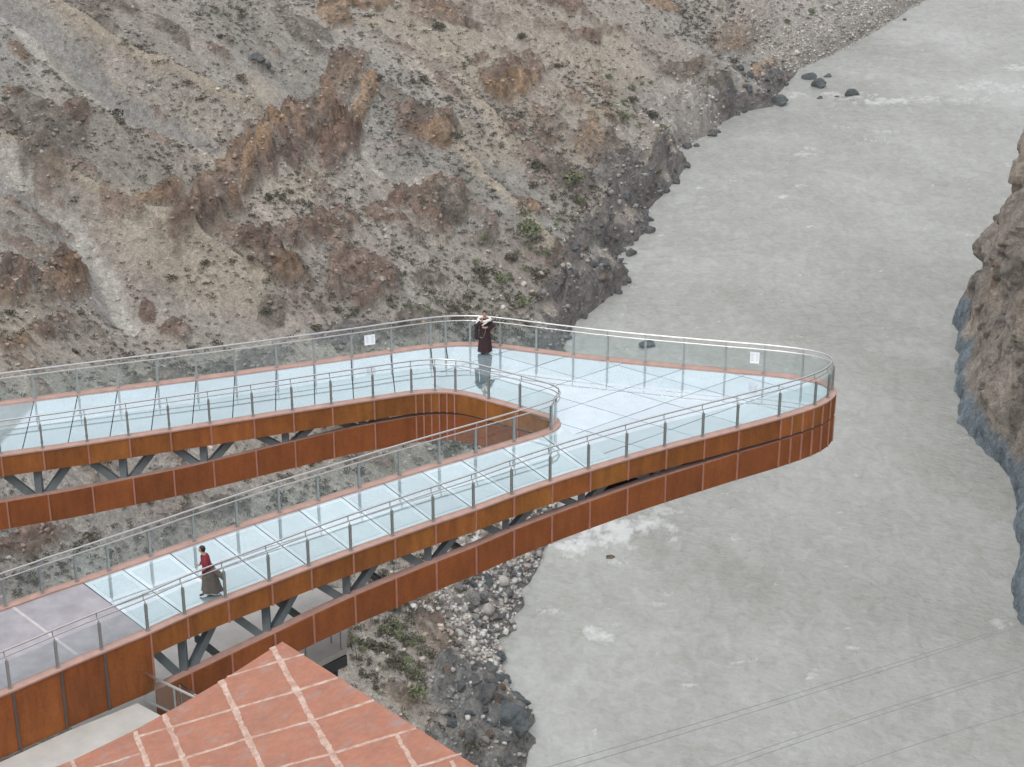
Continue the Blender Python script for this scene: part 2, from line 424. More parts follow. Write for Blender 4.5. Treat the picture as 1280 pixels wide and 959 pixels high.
# ------------------------------------------------------------------ material helpers
class NT:
    def __init__(s, name):
        s.m = bpy.data.materials.new(name); s.m.use_nodes = True
        s.t = s.m.node_tree; s.b = s.t.nodes['Principled BSDF']; s.o = s.t.nodes['Material Output']
    def n(s, typ, **kw):
        x = s.t.nodes.new('ShaderNode' + typ)
        for k, v in kw.items():
            if hasattr(x, k): setattr(x, k, v)
        return x
    def link(s, a, b): s.t.links.new(a, b)
    def obj(s, scale=(1, 1, 1)):
        c = s.n('TexCoord'); m = s.n('Mapping'); m.inputs['Scale'].default_value = scale
        s.link(c.outputs['Object'], m.inputs[0]); return m.outputs[0]
    def noise(s, sc, det=4, rough=.55, vec=None):
        x = s.n('TexNoise'); x.inputs['Scale'].default_value = sc; x.inputs['Detail'].default_value = det; x.inputs['Roughness'].default_value = rough
        if vec is not None: s.link(vec, x.inputs['Vector'])
        return x.outputs['Fac']
    def ramp(s, fac, stops):
        r = s.n('ValToRGB'); e = r.color_ramp.elements
        while len(e) < len(stops): e.new(.5)
        for i, (p, c) in enumerate(stops): e[i].position = p; e[i].color = (*c, 1) if len(c) == 3 else c
        s.link(fac, r.inputs[0]); return r.outputs[0]
    def mix(s, fac, a, b, mode='MIX'):
        x = s.n('Mix'); x.data_type = 'RGBA'; x.blend_type = mode
        for v, i in ((fac, 0), (a, 6), (b, 7)):
            if isinstance(v, (int, float)): x.inputs[i].default_value = v
            elif isinstance(v, tuple): x.inputs[i].default_value = (*v, 1)
            else: s.link(v, x.inputs[i])
        return x.outputs[2]
    def bump(s, h, st=.5, dist=.1):
        x = s.n('Bump'); x.inputs['Strength'].default_value = st; x.inputs['Distance'].default_value = dist
        s.link(h, x.inputs['Height']); s.link(x.outputs[0], s.b.inputs['Normal']); return x
    def set(s, **kw):
        for k, v in kw.items():
            i = s.b.inputs[k.replace('_', ' ')]
            if isinstance(v, (int, float)): i.default_value = v
            elif isinstance(v, tuple): i.default_value = (*v, 1)
            else: s.link(v, i)
        return s

def simple(name, colr, rough=.6, var=.15, sc=3.0, metal=0.0, bump=0.0, spec=.5):
    n = NT(name)
    f = n.noise(sc, 5, .6, n.obj())
    c = n.ramp(f, [(.3, tuple(a * (1 - var) for a in colr)), (.7, tuple(min(1, a * (1 + var)) for a in colr))])
    n.set(Base_Color=c, Roughness=rough, Metallic=metal)
    n.b.inputs['Specular IOR Level'].default_value = spec
    if bump: n.bump(n.noise(sc * 6, 4, .6, n.obj()), bump, .02)
    return n.m

# ground
g = NT('hillside_ground')
at = g.n('Attribute', attribute_name='col')
ra = g.n('Attribute', attribute_name='rock')
v = g.obj()
f1 = g.noise(1.3, 10, .74, v); f2 = g.noise(6.0, 6, .7, v)
vor = g.n('TexVoronoi'); vor.inputs['Scale'].default_value = 2.3; vor.inputs['Randomness'].default_value = 1; g.link(v, vor.inputs['Vector'])
vor2 = g.n('TexVoronoi'); vor2.inputs['Scale'].default_value = 5.0; g.link(v, vor2.inputs['Vector'])
m1 = g.ramp(f1, [(.32, (.64,) * 3), (.5, (1.0,) * 3), (.68, (1.32,) * 3)])
m2 = g.ramp(f2, [(.33, (.80,) * 3), (.67, (1.20,) * 3)])
sp = g.ramp(vor.outputs['Distance'], [(.05, (.62,) * 3), (.17, (1.0,) * 3)])
st = g.ramp(vor2.outputs['Color'], [(.1, (.78,) * 3), (.9, (1.2,) * 3)])
bm_ = g.n('Mapping'); bm_.inputs['Scale'].default_value = (1.5, .25, 1.0); br_ = g.n('Mapping'); br_.inputs['Rotation'].default_value = (0, 0, math.radians(17)); g.link(v, br_.inputs[0]); g.link(br_.outputs[0], bm_.inputs[0])
fb = g.noise(1.0, 10, .72, bm_.outputs[0])
beds = g.ramp(fb, [(.34, (.42,) * 3), (.48, (.95,) * 3), (.53, (1.0,) * 3), (.66, (1.55,) * 3)])
c = g.mix(1.0, at.outputs['Color'], m1, 'MULTIPLY'); c = g.mix(1.0, c, m2, 'MULTIPLY'); c = g.mix(.7, c, sp, 'MULTIPLY'); c = g.mix(.8, c, st, 'MULTIPLY')
rk7 = g.n('Math', operation='MULTIPLY'); g.link(ra.outputs['Fac'], rk7.inputs[0]); rk7.inputs[1].default_value = .72
c = g.mix(rk7.outputs[0], c, g.mix(1.0, c, beds, 'MULTIPLY'))
g.set(Base_Color=c, Roughness=.95); g.b.inputs['Specular IOR Level'].default_value = .15
hb = g.n('Math', operation='ADD'); g.link(f1, hb.inputs[0]); g.link(f2, hb.inputs[1])
hb2 = g.n('Math', operation='MULTIPLY_ADD'); g.link(fb, hb2.inputs[0]); g.link(ra.outputs['Fac'], hb2.inputs[1]); g.link(hb.outputs[0], hb2.inputs[2])
g.bump(hb2.outputs[0], 1.0, .38)
M_GROUND = g.m

def rock_mat(name, c1, c2, sc=1.2):
    n = NT(name); v = n.obj()
    f = n.noise(sc, 8, .68, v)
    c = n.ramp(f, [(.3, c1), (.66, c2)])
    n.set(Base_Color=c, Roughness=.85); n.b.inputs['Specular IOR Level'].default_value = .3
    n.bump(n.noise(sc * 2.5, 9, .7, v), 1.0, .4)
    return n.m
M_ROCK_G = rock_mat('grey_boulder', (.07, .074, .078), (.20, .20, .195))
M_ROCK_T = rock_mat('blue_green_boulder', (.062, .078, .084), (.165, .182, .188))
M_ROCK_P = rock_mat('pale_boulder', (.15, .148, .142), (.34, .33, .31))
M_ROCK_B = rock_mat('brown_boulder', (.11, .08, .065), (.25, .19, .15))
for_rub = NT('mixed_rubble')
at = for_rub.n('Attribute', attribute_name='col')
for_rub.set(Base_Color=for_rub.mix(1.0, at.outputs['Color'], for_rub.ramp(for_rub.noise(3, 5, .6, for_rub.obj()), [(.3, (.7,) * 3), (.7, (1.2,) * 3)]), 'MULTIPLY'), Roughness=.9)
M_RUBBLE = for_rub.m

def leaf_mat(name, a, b):
    n = NT(name)
    oi = n.n('ObjectInfo'); at = n.n('Attribute', attribute_name='tint')
    f = n.mix(.5, n.ramp(n.noise(5, 3, .6, n.obj()), [(.3, (0, 0, 0)), (.7, (1, 1, 1))]), at.outputs['Color'])
    n.set(Base_Color=n.mix(f, a, b), Roughness=.85); n.b.inputs['Specular IOR Level'].default_value = .2
    return n.m
M_SHRUB = leaf_mat('desert_shrub_leaf', (.060, .058, .044), (.150, .138, .100))
M_BUSH = leaf_mat('green_bush_leaf', (.105, .125, .070), (.27, .29, .175))
M_TWIG = simple('twig', (.14, .10, .07), .9)

# water
wm = NT('silty_water')
fo = wm.n('Attribute', attribute_name='foam')
vf = wm.obj((1, .55, 1))
ro = wm.n('Mapping'); ro.inputs['Rotation'].default_value = (0, 0, math.radians(14)); wm.link(vf, ro.inputs[0])
rp_ = wm.n('Mapping'); rp_.inputs['Scale'].default_value = (.45, 1.15, 1.0); wm.link(ro.outputs[0], rp_.inputs[0])
def wnoise(sc, det, rg, dis):
    x = wm.n('TexNoise'); x.inputs['Scale'].default_value = sc; x.inputs['Detail'].default_value = det; x.inputs['Roughness'].default_value = rg; x.inputs['Distortion'].default_value = dis
    wm.link(ro.outputs[0], x.inputs['Vector']); return x.outputs['Fac']
w1 = wnoise(.75, 7, .62, .7); w2 = wm.noise(2.6, 8, .7, rp_.outputs[0]); wf = wnoise(1.5, 10, .78, .9); w3 = wm.noise(.06, 3, .5, ro.outputs[0])
body = wm.ramp(w3, [(.35, (.350, .354, .328)), (.65, (.408, .415, .395))])
body = wm.mix(.5, body, wm.ramp(w1, [(.3, (.285, .282, .246)), (.7, (.465, .471, .458))]))
cm = wm.n('Mapping'); cm.inputs['Scale'].default_value = (.45, 1.0, 1.0); wm.link(ro.outputs[0], cm.inputs[0])
w4 = wm.noise(.12, 5, .6, cm.outputs[0]); w5 = wm.noise(1.6, 9, .72, cm.outputs[0])
body = wm.mix(.45, body, wm.ramp(w4, [(.32, (.84, .84, .80)), (.5, (1, 1, 1)), (.66, (1.10, 1.10, 1.12))]), 'MULTIPLY')
body = wm.mix(.42, body, wm.ramp(w2, [(.30, (.74, .74, .70)), (.48, (1, 1, 1)), (.70, (1.16, 1.16, 1.18))]), 'MULTIPLY')
thr = wm.n('Math', operation='MULTIPLY_ADD'); wm.link(fo.outputs['Fac'], thr.inputs[0]); thr.inputs[1].default_value = 1.0
wm.link(wm.ramp(wf, [(.3, (-.6,) * 3), (.7, (.6,) * 3)]), thr.inputs[2])
fk = wm.ramp(thr.outputs[0], [(.55, (0,) * 3), (1.0, (1,) * 3)])
body = wm.mix(fk, body, (.60, .61, .60))
wm.set(Base_Color=body, Roughness=wm.ramp(fk, [(0, (.22,) * 3), (1, (.7,) * 3)])); wm.b.inputs['IOR'].default_value = 1.33
hh = wm.n('Math', operation='MULTIPLY_ADD'); wm.link(w2, hh.inputs[0]); hh.inputs[1].default_value = .8; w1h = wm.n('Math', operation='MULTIPLY'); wm.link(w1, w1h.inputs[0]); w1h.inputs[1].default_value = .45; wm.link(w1h.outputs[0], hh.inputs[2])
pt_ = wm.n('Math', operation='MULTIPLY'); wm.link(hh.outputs[0], pt_.inputs[0]); wm.link(wm.ramp(wm.noise(.09, 3, .5, cm.outputs[0]), [(.35, (.35,) * 3), (.65, (1.5,) * 3)]), pt_.inputs[1])
wm.bump(pt_.outputs[0], .7, .34)
M_WATER = wm.m

# corten and steel
def corten(name, dark, light, vert=True):
    n = NT(name); at = n.n('Attribute', attribute_name='tint')
    v = n.obj((1.0, 1.0, .22)); v2 = n.obj()
    f = n.noise(3.2, 6, .62, v); f2 = n.noise(9, 5, .6, v2); f3 = n.noise(.8, 3, .5, v2)
    c = n.ramp(f, [(.28, dark), (.72, light)])
    c = n.mix(.4, c, n.ramp(f3, [(.35, (.72,) * 3), (.65, (1.22,) * 3)]), 'MULTIPLY')
    c = n.mix(.35, c, n.ramp(f2, [(.3, (.7,) * 3), (.7, (1.3,) * 3)]), 'MULTIPLY')
    c = n.mix(1.0, c, at.outputs['Color'], 'MULTIPLY')
    n.set(Base_Color=c, Roughness=.72); n.b.inputs['Specular IOR Level'].default_value = .3
    return n.m
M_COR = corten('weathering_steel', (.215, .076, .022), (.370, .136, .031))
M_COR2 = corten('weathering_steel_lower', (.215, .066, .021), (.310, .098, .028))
M_RIB = simple('pale_rust_joint', (.42, .20, .145), .7)
M_RIBD = simple('dark_steel_joint', (.10, .085, .08), .6)
M_COP = simple('pinkish_rust_coping', (.43, .265, .22), .6, .14, 2.5)
M_STEELD = simple('blue_grey_painted_steel', (.150, .185, .200), .5, .18, 2.0)
M_STAIN = simple('brushed_stainless_rail', (.58, .575, .57), .30, .05, 5, metal=1.0)
M_POST = simple('grey_steel_post', (.33, .35, .345), .4, .1, 4, metal=.4)
M_CONC = simple('pale_concrete', (.50, .485, .455), .85, .12, 1.2, bump=.3)
M_CONCD = simple('dark_steel_edge', (.055, .06, .062), .6)
M_STONE = simple('mauve_stone_floor', (.335, .31, .335), .30, .2, 1.3)
M_JOINT = simple('pale_mortar', (.50, .47, .465), .7)
M_DARK = simple('dark_underdeck', (.04, .042, .045), .8)
M_WHITE = simple('white_notice', (.85, .87, .9), .5, .03)
M_INK = simple('grey_print', (.55, .58, .62), .6, .05)

def floor_glass(name, tint, refl):
    n = NT(name)
    oi = n.n('ObjectInfo'); dust = n.noise(1.4, 6, .65, n.obj())
    tc_ = n.mix(1.0, tint, n.ramp(oi.outputs['Random'], [(0, (.78, .80, .82)), (1, (1.2, 1.2, 1.2))]), 'MULTIPLY')
    n.set(Base_Color=n.mix(.6, tc_, n.ramp(dust, [(.35, (.82,) * 3), (.65, (1.2,) * 3)]), 'MULTIPLY'), Roughness=.25)
    gl = n.n('BsdfGlossy'); gl.inputs['Roughness'].default_value = .02; gl.inputs['Color'].default_value = (.93, .97, 1, 1)
    lw = n.n('Fresnel'); lw.inputs['IOR'].default_value = 1.5
    ma = n.n('Math', operation='MULTIPLY_ADD'); n.link(lw.outputs[0], ma.inputs[0]); ma.inputs[1].default_value = 1.0; ma.inputs[2].default_value = refl
    mxs = n.n('MixShader'); n.link(ma.outputs[0], mxs.inputs[0]); n.link(n.b.outputs[0], mxs.inputs[1]); n.link(gl.outputs[0], mxs.inputs[2])
    n.link(mxs.outputs[0], n.o.inputs[0])
    return n.m
M_FLOOR = floor_glass('reflective_floor_glass', (.31, .40, .42), .40)
M_FLOOR2 = floor_glass('bright_floor_glass', (.31, .395, .43), .40)
M_FROST = floor_glass('frosted_glass_border', (.47, .56, .59), .33)

def clear_glass():
    n = NT('railing_glass')
    tr = n.n('BsdfTransparent'); tr.inputs[0].default_value = (.915, .945, .94, 1)
    gl = n.n('BsdfGlossy'); gl.inputs['Roughness'].default_value = .01; gl.inputs['Color'].default_value = (.9, .95, .95, 1)
    fr = n.n('LayerWeight'); fr.inputs['Blend'].default_value = .5
    pw = n.n('Math', operation='POWER'); n.link(fr.outputs['Facing'], pw.inputs[0]); pw.inputs[1].default_value = 4.0
    ad = n.n('Math', operation='MULTIPLY_ADD'); n.link(pw.outputs[0], ad.inputs[0]); ad.inputs[1].default_value = .7; ad.inputs[2].default_value = .035
    mxs = n.n('MixShader'); n.link(ad.outputs[0], mxs.inputs[0]); n.link(tr.outputs[0], mxs.inputs[1]); n.link(gl.outputs[0], mxs.inputs[2])
    n.link(mxs.outputs[0], n.o.inputs[0])
    return n.m
M_GLASS = clear_glass()

# ------------------------------------------------------------------ the hillside
def spacing(segs):
    out = []
    for a, b, s0, s1 in segs:
        x = a
        while x < b:
            out.append(x); t = (x - a) / (b - a); x += s0 + (s1 - s0) * t
    return np.array(out)
ys = spacing([(30, 100, 2.0, .6), (100, 215, .20, .24), (215, 330, .24, .42), (330, 520, .5, 2.5), (520, 1300, 4, 30)])
ds = spacing([(-7, 0, .5, .25), (0, 70, .18, .28), (70, 130, .5, 2.0), (130, 420, 3, 12)])
YY, DD = np.meshgrid(ys, ds, indexing='ij')
wsm = sstep(0, 25, DD)
XX = (bank_x(YY) * (1 - wsm) + bank_s(YY) * wsm) - DD
ZZ, CO, RK, DL = ground(XX, YY)
me = grid_mesh('hillside', np.stack([XX, YY, ZZ], -1).reshape(-1, 3), len(ys), len(ds), CO.reshape(-1, 3), {'rock': RK.ravel()})
me.flip_normals()
hill = put('hillside', me, None, [M_GROUND])
tag(hill, 'dry grey brown canyon slope with reddish rock outcrops above the river', 'hillside', kind='structure')

def gz(x, y):
    z, c, r, d = ground(np.atleast_1d(np.array(x, float)), np.atleast_1d(np.array(y, float)))
    return z, r, d

# ------------------------------------------------------------------ the river
foam_px = [(770, 660, 62, 20, .95), (728, 682, 44, 9, .8), (800, 655, 50, 14, .85), (760, 700, 34, 5, .5), (830, 640, 30, 10, .6), (720, 690, 26, 7, .5), (742, 792, 24, 13, .8), (690, 765, 20, 5, .5), (760, 782, 18, 5, .4), (705, 745, 10, 4, .4),
           (1005, 192, 15, 5, .8), (1012, 186, 8, 3, .6), (976, 246, 14, 3, .6), (1000, 232, 18, 3, .5), (985, 262, 20, 3, .3), (1105, 127, 40, 5, .75), (1060, 120, 34, 6, .6), (1000, 118, 22, 4, .5), (1150, 124, 40, 5, .55),
           (1240, 108, 50, 9, .55), (1270, 84, 30, 6, .55), (1215, 125, 30, 6, .45), (1090, 178, 30, 5, .4), (1110, 165, 20, 3, .4), (1258, 205, 12, 4, .5), (1055, 158, 14, 3, .4),
           (1003, 345, 12, 3, .3), (1067, 370, 10, 3, .2), (1055, 525, 8, 3, .5), (1205, 545, 18, 5, .4), (1240, 640, 25, 30, .22), (1250, 780, 14, 8, .5), (1190, 790, 12, 5, .35),
           (880, 750, 30, 4, .3), (1000, 795, 18, 4, .35), (835, 742, 8, 3, .5), (820, 755, 14, 2, .5), (1060, 660, 20, 4, .35), (900, 630, 20, 3, .3), (1195, 415, 6, 3, .5)]
FO = []
for (x, y, a, b, s) in foam_px:
    p = on_z(x, y, WZ); q = on_z(x + a, y, WZ); r = on_z(x, y + b, WZ)
    FO.append((p[0], p[1], abs(q[0] - p[0]), max(abs(r[1] - p[1]), .5), s * .92))
wy = spacing([(60, 120, 1.5, .3), (120, 330, .26, .42), (330, 560, .45, 2.0), (560, 1300, 4, 30)])
wt = np.concatenate([[-6], np.linspace(-3, 60, 200), [66, 75, 90]])
WY, WT = np.meshgrid(wy, wt, indexing='ij')
WX = bank_s(WY) + WT * (1 + .004 * np.maximum(WY - 200, 0))
xf, yf = WX.ravel(), WY.ravel()
foam = np.zeros(xf.size); 
for (cx, cy, a, b, s) in FO:
    m = np.where((np.abs(xf - cx) < a * 2) & (np.abs(yf - cy) < b * 2.4))[0]
    if len(m):
        rr = np.hypot((xf[m] - cx) / a, (yf[m] - cy) / b)
        foam[m] = np.maximum(foam[m], s * (1 - sstep(.35, 1.35, rr + .9 * fbm(xf[m] / 1.0, yf[m] / 1.6, 203, 4))) * (.75 + .5 * fbm(xf[m] / .5, yf[m] / .8, 204, 2)))
dl = dist_left(xf, yf)
foam = np.maximum(foam, .3 * (1 - sstep(.1, 1.2, np.abs(dl) + .8 * fbm(xf / 1.5, yf / 1.5, 207, 3))))
foam = np.maximum(foam, .42 * sstep(.62, .8, fbm(xf / 2.2, yf / 1.3, 211, 4) + .2 * fbm(xf / 25, yf / 25, 213, 2)))
rough_w = .5 + sstep(-.2, .5, fbm(xf / 20, yf / 28, 215, 2)) + 2.2 * np.clip(foam, 0, 1)
fl = xf * .95 + yf * .3
wz = fbm(xf / 2.2 + .4 * fbm(xf / 6, yf / 6, 219, 2), yf / 1.2, 217, 4, .6) * .07 * rough_w + foam * .10
wz += fbm(xf / 9, yf / 7, 221, 2) * .12
me = grid_mesh('river', np.stack([xf, yf, WZ + wz], -1), len(wy), len(wt), None, {'foam': foam})
river = put('river', me, None, [M_WATER])
tag(river, 'wide silty grey river with small rapids', 'river', kind='structure')

# the rest of the gorge: slopes across the river and behind the viewpoint
hx = np.linspace(-420, 900, 150); hy = np.linspace(-700, 1300, 190)
HX, HY = np.meshgrid(hx, hy, indexing='ij')
xr = 72 + .34 * np.maximum(HY - 100, 0) + 10 * fbm(HY / 60, HY * 0, 501, 2)
right = np.clip((HX - xr) * .85, -30, 330)
back = np.clip((-HY - 55 - np.abs(HX) * .05) * .8, -30, 300)
hz = WZ - 10 + np.maximum(right, back) + 12 * fbm(HX / 60, HY / 60, 503, 5, .5, ridged=True) * sstep(0, 60, np.maximum(right, back))
hc = np.array([.33, .295, .25]) * (1 + .25 * fbm(HX / 40, HY / 40, 505, 4))[..., None]
me = grid_mesh('hills', np.stack([HX, HY, np.where(np.maximum(right, back) <= 0, -81.0, hz)], -1).reshape(-1, 3), len(hx), len(hy), hc.reshape(-1, 3), {'rock': sstep(.1, .5, fbm(HX / 30, HY / 30, 507, 3)).ravel()})
tag(put('hills', me, None, [M_GROUND]), 'dry mountainsides enclosing the rest of the gorge', 'hills', kind='structure')

# ground sheet far below everything, out to the horizon
me = MB(); me.poly([(-900, -900, -82), (1100, -900, -82), (1100, 1500, -82), (-900, 1500, -82)])
tag(me.build('ground', [M_GROUND]), 'bare valley floor', 'ground', kind='structure')

# ------------------------------------------------------------------ the cliff on the far bank
cl_px = [(1330, 330), (1262, 352), (1222, 366), (1196, 388), (1191, 404), (1199, 415), (1197, 450), (1197, 488), (1203, 530), (1220, 556), (1244, 579), (1264, 598), (1271, 640), (1276, 700), (1267, 735), (1274, 770), (1300, 800), (1330, 860), (1350, 960)]
CP = np.array([on_z(x, y, WZ)[:2] for x, y in cl_px])
CP[0] = CP[2] + (14, 26); CP[1] = CP[2] + (5, 9)
def resample(P, step):
    P = np.array(P, float); L = np.concatenate([[0], np.cumsum(np.linalg.norm(np.diff(P, axis=0), axis=1))])
    n = max(2, int(round(L[-1] / step)) + 1)
    t = np.linspace(0, L[-1], n)
    return np.stack([np.interp(t, L, P[:, k]) for k in range(P.shape[1])], 1), t
CP2, ct = resample(CP, .30)
hv = spacing([(-2, 40, .25, .35), (40, 90, 1, 3)])
U, Hh = np.meshgrid(np.arange(len(CP2)), hv, indexing='ij')
bxy = CP2[U.ravel()]; hf = Hh.ravel(); sf = ct[U.ravel()]
cs_ = np.stack([np.convolve(np.pad(CP2[:, k], 60, mode='edge'), np.ones(121) / 121, mode='valid') for k in range(2)], 1)[U.ravel()]
kk = sstep(0, 14, hf)[:, None]
bxy = bxy * (1 - kk) + (cs_ + np.array([.8, 0])) * kk
lean = .15 * hf + .7 * sstep(1.5, 4, hf) + 1.0 * sstep(12, 17, hf) * (.5 + .5 * vnoise(sf / 14, hf * 0 + 2, 5)) + 1.2 * sstep(20, 23, hf)
lean = lean + 3 * np.maximum(hf - 45, 0)
n1 = fbm(sf / 5, hf / 7, 301, 5, .55, ridged=True); n2 = fbm(sf / 1.2, hf / 2.6, 303, 4); n3 = fbm(sf / 3.0, hf / 9, 305, 3)
blk = fbm(sf / 7 + .3 * n2, hf / 5 + .5 * n3, 315, 3); blk = blk * 5; blk = (np.floor(blk) + sstep(.0, .22, blk - np.floor(blk))) / 5
lean = lean - 3.2 * blk * sstep(2, 7, hf) - .4 * n1 * sstep(2, 8, hf) - .22 * n2 - .6 * n1 * (1 - sstep(1, 6, hf))
bn = sstep(2.2, 3.8, hf + 1.8 * fbm(sf / 6, hf / 20, 309, 2))
X = bxy[:, 0] + lean; Y = bxy[:, 1] + lean * .10
Z = WZ + hf + .35 * n2
rockc = np.array([.40, .355, .31]) * (1 + .4 * n3 + .25 * n2)[:, None]
tan = sstep(.05, .45, fbm(sf / 7 + 30, hf / 5, 311, 4) + .25 * sstep(12, 24, hf))[:, None]
rockc = rockc * (1 - .75 * tan) + np.array([.52, .45, .37]) * (1 + .2 * n2)[:, None] * .75 * tan
base = np.array([.25, .305, .345]) * (1 + .35 * n2 + .2 * n1)[:, None]
cc = base * (1 - bn[:, None]) + rockc * bn[:, None]
crk = sstep(.62, .82, fbm(sf / 2.6 + .3 * n3, hf / 6, 321, 4, .5, ridged=True))[:, None] * .5
cc = cc * (1 - crk)
stk = (np.exp(-((sf - ct[np.argmin(np.abs(CP2[:, 1] - on_z(1197, 450, WZ)[1]))] - .35 * vnoise(hf / 3, hf * 0, 7)) / .35) ** 2) * sstep(5, 7, hf) * (1 - sstep(20, 23, hf)))[:, None] * .8
cc = cc * (1 - stk) + np.array([.42, .27, .18]) * stk
me = grid_mesh('cliff', np.stack([X, Y, Z], 1), len(CP2), len(hv), np.clip(cc, .02, .6), {'rock': np.full(len(X), .35)})
cliff = put('cliff', me, None, [M_GROUND])
tag(cliff, 'steep brown cliff with blue grey wet foot on the right bank', 'cliff', kind='structure')

# ------------------------------------------------------------------ SKYWALK
def crom(P, sub=8):
    P = np.array(P, float); out = []
    Q = np.vstack([2 * P[0] - P[1], P, 2 * P[-1] - P[-2]])
    for i in range(1, len(Q) - 2):
        p0, p1, p2, p3 = Q[i - 1:i + 3]
        for t in np.linspace(0, 1, sub, endpoint=False):
            out.append(.5 * ((2 * p1) + (-p0 + p2) * t + (2 * p0 - 5 * p1 + 4 * p2 - p3) * t ** 2 + (-p0 + 3 * p1 - 3 * p2 + p3) * t ** 3))
    out.append(P[-1]); return np.array(out)
def smooth(P, it=2):
    for _ in range(it):
        Q = P.copy(); Q[1:-1] = .25 * P[:-2] + .5 * P[1:-1] + .25 * P[2:]; P = Q
    return P
def plan(px): return np.array([on_z(x, y, 0)[:2] for x, y in px])

outer_px = [(0, 871), (75, 838.5), (134, 813.8), (189, 791.5), (231.6, 771.8), (286.4, 749.8), (339.5, 729.6), (390.7, 709.8), (442, 691), (493, 673), (543, 655.5), (594, 638.5), (642, 620.7), (690.6, 604.2), (739.3, 588.7), (788, 574), (833.7, 561.2), (880.6, 549), (925.6, 537.2), (970.6, 525.2), (1008, 514),
            (1026, 507.3), (1036, 502), (1043, 496), (1046.5, 490.5), (1045, 485), (1036, 479), (1018, 474), (997, 470.5), (960, 466.2), (900, 461), (817.5, 453.6), (748.8, 446.6), (680, 438.2), (640, 433), (610, 429.8), (585.6, 428.6), (559.8, 429.3), (537.5, 431.2), (503, 435.9), (451.6, 443.6), (392.5, 452), (296, 465.2), (220, 475), (147.8, 484), (96, 490.6), (0, 503)]
inner_px = [(3.5, 757), (49.5, 740.5), (93.7, 726), (187.4, 694), (240.4, 675.5), (293.5, 657.6), (343, 641.2), (389, 627), (440, 611), (490, 595.5), (540, 580.5), (594.4, 564.8), (641, 551), (669.5, 542.6), (685, 537.2), (692, 533), (694, 529.4), (690, 525), (680, 521.2), (646, 511.6), (607, 500.8), (580, 494), (560, 491.4), (540, 491.2), (518.6, 493), (494.5, 496.4), (468.8, 500.3), (418, 508), (366.7, 516), (317, 523.8), (265.3, 532), (213, 540), (160, 548), (108, 555.7), (55, 563.4), (0, 571)]
def ext(P, L=14.0):
    a = P[0] + (P[0] - P[2]) / np.linalg.norm(P[0] - P[2]) * L
    b = P[-1] + (P[-1] - P[-3]) / np.linalg.norm(P[-1] - P[-3]) * L
    return np.vstack([a, P, b])
OUT = smooth(resample(crom(ext(plan(outer_px))), .12)[0], 12)
INN = smooth(resample(crom(ext(plan(inner_px))), .12)[0], 8)

def arclen(P): return np.concatenate([[0], np.cumsum(np.linalg.norm(np.diff(P, axis=0), axis=1))])
def offset(P, dist):
    """+ = to the left of travel"""
    T = np.gradient(P, axis=0); T /= np.linalg.norm(T, axis=1)[:, None]
    return P + np.stack([-T[:, 1], T[:, 0]], 1) * dist
# OUT runs near-left -> tip -> far-left: deck lies to its left.  INN the same way round: deck lies to its right.
def near_idx(P, q): return int(np.argmin(np.hypot(P[:, 0] - q[0], P[:, 1] - q[1])))

far_mid = near_idx(OUT, plan([(585, 429)])[0]); tip_i = near_idx(OUT, plan([(1046, 490)])[0])
inn_c = near_idx(INN, plan([(694, 529.4)])[0])
def depth_out(P):
    d = np.interp(P[:, 0], [-30, -9.4, -4.8, -.1, 7.8, 11.6], [3.5, 3.10, 2.66, 2.40, 2.02, 1.93])
    i = np.arange(len(P)); far = np.interp(P[:, 0], [-30, -15.5, -11.6, -6, -1], [3.2, 2.8, 2.55, 2.05, 1.93])
    return np.where(i > tip_i, np.where(i < far_mid, 1.93, far), d)
def depth_in(P):
    far = np.interp(P[:, 0], [-30, -15.5, -11.6, -6, -2], [3.2, 2.80, 2.58, 2.06, 1.93])
    near = np.interp(P[:, 0], [-30, -9.4, -4.8, 1.6], [3.5, 3.1, 2.66, 1.95])
    return np.where(np.arange(len(P)) < inn_c, near, far)
UP_H, LO_H = .78, 1.05

walk = empty('skywalk', (on_z(640, 560, 0)), 'horseshoe shaped glass floored skywalk clad in rusty steel jutting over the river', 'skywalk')
WL = np.array(walk.location)
def wb(mb, name, mats, parent=None, smooth=False):
    """build a part of the skywalk; geometry is written in world coordinates"""
    mb.v = [tuple(np.array(p) - WL) for p in mb.v]
    o = mb.build(name, mats, walk if parent is None else parent, smooth)
    return o

def set_tint(o, vals):
    """per-face colour factor"""
    me = o.data
    at = me.attributes.new('tint', 'FLOAT_COLOR', 'FACE')
    at.data.foreach_set('color', np.concatenate([vals, np.ones((len(vals), 1))], 1).astype(np.float32).ravel())

